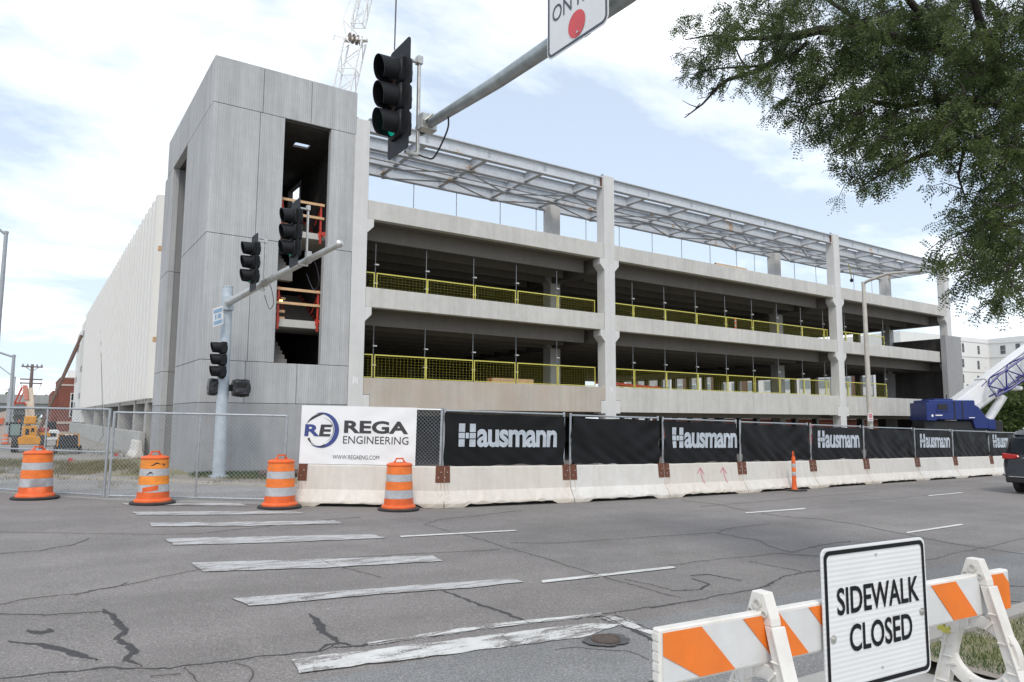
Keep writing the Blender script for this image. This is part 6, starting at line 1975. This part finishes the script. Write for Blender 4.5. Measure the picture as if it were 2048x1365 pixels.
# foliage masses: px centre, radii, depth, number of twigs, density
blobs = [(1405, 72, 38, 22, 8.8, 10), (1440, 95, 48, 32, 8.8, 22), (1408, 125, 34, 22, 8.9, 10), (1472, 62, 40, 26, 8.7, 12), (1470, 10, 20, 16, 8.6, 4), (1540, 30, 45, 35, 8.6, 20), (1600, 22, 60, 26, 8.6, 26),
         (1520, 78, 50, 24, 8.6, 18), (1580, 80, 45, 26, 8.5, 16), (1530, 108, 26, 18, 8.6, 8), (1400, 146, 40, 12, 9.0, 9), (1450, 148, 40, 14, 8.9, 10), (1510, 158, 34, 18, 8.6, 10), (1585, 150, 40, 32, 8.4, 20), (1600, 205, 34, 28, 8.3, 12), (1610, 255, 24, 16, 8.3, 5),
         (1640, 110, 40, 46, 8.4, 26), (1650, 180, 46, 44, 8.2, 26), (1690, 60, 55, 55, 8.3, 40), (1760, 40, 70, 50, 8.2, 52), (1720, 130, 60, 50, 8.1, 44), (1700, 215, 60, 46, 8.1, 38), (1690, 275, 44, 30, 8.1, 20),
         (1800, 110, 70, 55, 8.0, 56), (1850, 45, 70, 50, 7.8, 54), (1790, 195, 70, 50, 7.8, 50), (1770, 270, 55, 40, 7.8, 32), (1740, 330, 46, 30, 7.8, 20), (1715, 365, 30, 18, 7.9, 9), (1800, 325, 40, 20, 7.6, 10),
         (1880, 150, 70, 60, 7.7, 54), (1940, 60, 70, 60, 7.5, 56), (1960, 160, 70, 60, 7.4, 56), (2020, 80, 60, 70, 7.3, 54), (2030, 190, 50, 60, 7.2, 46), (1870, 245, 60, 45, 7.5, 38), (1850, 285, 40, 26, 7.5, 14), (1950, 245, 60, 45, 7.3, 40), (2020, 275, 50, 40, 7.1, 30), (1985, 300, 50, 28, 7.2, 14),
         (2025, 345, 40, 35, 7.0, 16), (1965, 350, 40, 35, 7.1, 12), (1925, 330, 24, 26, 7.2, 7), (1950, 400, 40, 26, 7.1, 12), (2010, 410, 46, 40, 7.0, 24), (2040, 460, 36, 40, 6.9, 24), (1970, 460, 44, 28, 7.0, 20), (1940, 500, 36, 24, 7.1, 12), (1990, 520, 46, 34, 6.9, 24), (2035, 545, 30, 40, 6.8, 20), (1960, 545, 26, 20, 7.0, 6), (2030, 600, 26, 26, 6.8, 10), (1925, 460, 18, 16, 7.1, 4),
         (2110, 60, 60, 80, 7.2, 30), (2110, 220, 60, 90, 7.0, 30), (2110, 400, 60, 90, 6.9, 26), (1700, -40, 120, 30, 8.2, 30), (1900, -50, 140, 40, 7.6, 36)]
FR_V = []; 
def frond_batch(bases, dirs, lens, npair):
    """pinnate leaves: rows of small leaflets either side of a drooping rachis"""
    n = len(bases)
    s = np.linspace(.12, 1.0, npair)
    side = np.cross(dirs, rng.normal(size=(n, 3))); side /= np.linalg.norm(side, axis=1)[:, None]
    nrm = np.cross(dirs, side)
    quads = []
    for k in range(npair):
        droop = np.array([0, 0, -1.0])[None, :] * (s[k] ** 2 * .22) * lens[:, None]
        c = bases + dirs * (lens * s[k])[:, None] + droop
        ll = lens * .245 * (1 - .35 * abs(s[k] - .5)) * rng.uniform(.8, 1.2, n)
        for sg_ in (-1, 1):
            ax = side * sg_ + dirs * .45 + nrm * rng.normal(0, .35, n)[:, None]
            ax /= np.linalg.norm(ax, axis=1)[:, None]
            wv = np.cross(ax, nrm + rng.normal(0, .35, (n, 3))); wv /= np.linalg.norm(wv, axis=1)[:, None]
            q = np.empty((n, 4, 3))
            q[:, 0] = c; q[:, 1] = c + ax * (ll * .55)[:, None] + wv * (ll * .21)[:, None]; q[:, 2] = c + ax * ll[:, None]; q[:, 3] = c + ax * (ll * .5)[:, None] - wv * (ll * .21)[:, None]
            quads.append(q)
    return np.concatenate(quads)
allq = []
tw = MB()
FP = np.array(F_)
for (cx_, cy_, rx, ry, dep, ntw) in blobs:
    for k in range(max(2, int(ntw * (.31 if cx_ < 1660 else .33)))):
        th = random.uniform(0, 2 * PI); rr = math.sqrt(random.random())
        px_, py_ = cx_ + rx * rr * math.cos(th), cy_ + ry * rr * math.sin(th)
        d = dep + random.uniform(-.9, .9)
        C0 = np.array(at_depth(px_, py_ - 10, d))
        lean = np.array([random.uniform(-.9, .2), random.uniform(-.4, .6), random.uniform(-.55, .15)])
        for j in range(3):
            dirv_ = lean + rng.normal(0, .45, 3); dirv_ /= np.linalg.norm(dirv_)
            tl = random.uniform(.16, .36)
            mid = C0 + dirv_ * tl * .5 + np.array([0, 0, .02]); end = C0 + dirv_ * tl + np.array([0, 0, -.07])
            tw.tube([C0, mid, end], [.007, .005, .002], 4, cap=False)
            nf = random.randint(9, 13)
            ts = rng.random(nf) ** .8
            bases = C0[None, :] + (end - C0)[None, :] * ts[:, None]
            dd = dirv_[None, :] * .55 + rng.normal(0, .5, (nf, 3)) + np.array([0, 0, -.42])[None, :]
            dd /= np.linalg.norm(dd, axis=1)[:, None]
            allq.append(frond_batch(bases, dd, rng.uniform(.10, .18, nf), 7))
# bare twigs hanging out of the near end
for pts in ([(1452, 165, 8.8), (1440, 190, 8.8), (1433, 203, 8.8)], [(1462, 160, 8.8), (1455, 178, 8.8), (1442, 195, 8.8)], [(1527, 168, 8.6), (1522, 185, 8.6), (1510, 202, 8.6)], [(1430, 176, 8.8), (1412, 195, 8.9), (1397, 198, 8.9)], [(1398, 216, 8.9), (1380, 210, 8.9), (1364, 201, 8.9)], [(1394, 158, 9.0), (1372, 154, 9.0), (1350, 162, 9.0)], [(1400, 207, 8.9), (1385, 225, 8.95), (1370, 230, 9.0)]):
    tw.tube(D_(pts), [.007, .005, .003], 5)
br.build('trunk_and_limbs', bark, loc_t, smooth=True)
tw.build('twig', bark, loc_t, fix=False)
q = np.concatenate(allq); n = len(q)
me = bpy.data.meshes.new('foliage')
me.vertices.add(n * 4); me.vertices.foreach_set('co', q.reshape(-1))
me.loops.add(n * 4); me.loops.foreach_set('vertex_index', np.arange(n * 4, dtype=np.int32))
me.polygons.add(n); me.polygons.foreach_set('loop_start', np.arange(0, n * 4, 4, dtype=np.int32)); me.polygons.foreach_set('loop_total', np.full(n, 4, dtype=np.int32))
me.materials.append(leaf); me.update(calc_edges=True)
fo = bpy.data.objects.new('crown', me); col.objects.link(fo); fo.parent = loc_t; fo.location = -ORIG[loc_t.name]; fo['kind'] = 'stuff'
print('leaflets', n)

# ---- grass
def grass(name, label, mat, pts, hmin, hmax, w):
    pts = np.array(pts); n = len(pts)
    an = rng.random(n) * 2 * PI; h = rng.uniform(hmin, hmax, n)
    dx = np.stack([np.cos(an), np.sin(an), np.zeros(n)], 1)
    lean = rng.normal(0, .45, (n, 2)) * h[:, None]
    v = np.empty((n, 3, 3))
    v[:, 0] = pts - dx * w; v[:, 1] = pts + dx * w
    v[:, 2] = pts + np.stack([lean[:, 0], lean[:, 1], h], 1)
    me = bpy.data.meshes.new(name)
    me.vertices.add(n * 3); me.vertices.foreach_set('co', v.reshape(-1))
    me.loops.add(n * 3); me.loops.foreach_set('vertex_index', np.arange(n * 3, dtype=np.int32))
    me.polygons.add(n); me.polygons.foreach_set('loop_start', np.arange(0, n * 3, 3, dtype=np.int32)); me.polygons.foreach_set('loop_total', np.full(n, 3, dtype=np.int32))
    me.materials.append(mat); me.update(calc_edges=True)
    o = bpy.data.objects.new(name, me); col.objects.link(o)
    return tag(o, label, 'grass', kind='stuff')
pts = []
for k in range(42000):
    x = 5.5 + 7 * random.random() ** 1.3; y = random.uniform(-2.5, 2.90)
    pts.append((x, y, G(x) + .10))
grass('lawn_grass', 'green lawn grass behind the kerb at bottom right', grass_mat, pts, .02, .065, .003)
def px_points(n, fn_ok, x0, x1, y0, y1):
    out = []
    for k in range(n):
        px_, py_ = random.uniform(x0, x1), random.uniform(y0, y1)
        f_ = math.sin(px_ * .031 + py_ * .13) + math.sin(px_ * .011 - py_ * .21 + 1) + .6 * math.sin(px_ * .07 + py_ * .4) + random.uniform(-.9, .9)
        if f_ > fn_ok:
            p = ground_at(px_, py_); out.append((p.x, p.y, G(p.x) - .012))
    return out
dry = px_points(13000, -.5, -60, 330, 920, 951) + px_points(900, .4, -60, 330, 952, 962) + px_points(1500, .3, 330, 600, 952, 968) + px_points(500, .6, 60, 330, 968, 984)
green = px_points(7000, -.5, 378, 585, 938, 958) + px_points(4000, .3, -60, 330, 922, 948) + px_points(1500, .1, 95, 250, 900, 916)
dry = [p for p in dry if not (4.3 < p[0] < 9.3 and p[1] > 23.9)]
green = [(p[0], min(p[1], 23.9) if p[0] > 4.3 else p[1], p[2]) for p in green]
grass('verge_grass', 'patchy green grass in the verge in front of the stair tower', grass_mat, green, .06, .15, .008)
grass('dry_verge_grass', 'dry yellow grass in the verge left of the stair tower', dry_grass, dry, .06, .15, .009)

# ---- small things on the open decks
t = thing('deck_tube_post', 'small orange and white tube post standing on the upper deck', 'delineator', (31.2, 24.9, z_(4.35)))
for (a, b, mt) in ((0, .62, orange), (.62, .74, white_sheet), (.74, .86, orange), (.86, .96, white_sheet), (.96, 1.1, orange)):
    MB().lathe([(.001, a), (.055, a), (.055, b), (.001, b)], n=10).build('band', mt, t, local=True, smooth=True)
t = thing('lumber_bundle', 'bundle of orange lumber on the lower deck behind the left bay guard', 'lumber', (17.0, 25.4, z_(.95)))
for k in range(4):
    for j in range(3):
        MB().box(16.0, 18.1 - .1 * k, 25.2 + .12 * k, 25.31 + .12 * k, z_(.95) + .26 * j, z_(.95) + .26 * j + .22).build('board', lumber if (k + j) % 3 else orange, t)
t = thing('red_rack', 'red steel rack lying on the lower deck in the middle bay', 'rack', (23.6, 25.6, z_(.95)))
for k in range(2): MB().bar((22.2, 25.4 + .5 * k, z_(1.72)), (26.0, 25.4 + .5 * k, z_(1.55)), .06, .1).build('rail', red_paint, t)
for k in range(7): MB().bar((22.4 + .55 * k, 25.4, z_(.96)), (22.4 + .55 * k, 25.4, z_(1.68)), .05, .05).build('upright', red_paint, t)
# painted unit marks low on two columns, connection plates on the front canopy beams
for (x, w) in ((9.42, .05), (21.42, .04)):
    for k in range(3): MB().box(x + .07 * k, x + .07 * k + w, 23.992, 23.996, z_(1.18 + .05 * (k % 2)), z_(1.46 - .03 * k)).build('chalk_mark', white_paint, garage)
for x in px_list:
    MB().box(x - .07, x + .07, BY[0] - .016, BY[0] - .0085, BZ0 + .16, BZ1 - .12).build('bolt_plate', plain('bolt_plate_grey', (.40, .42, .45), .6, .3), canopy)
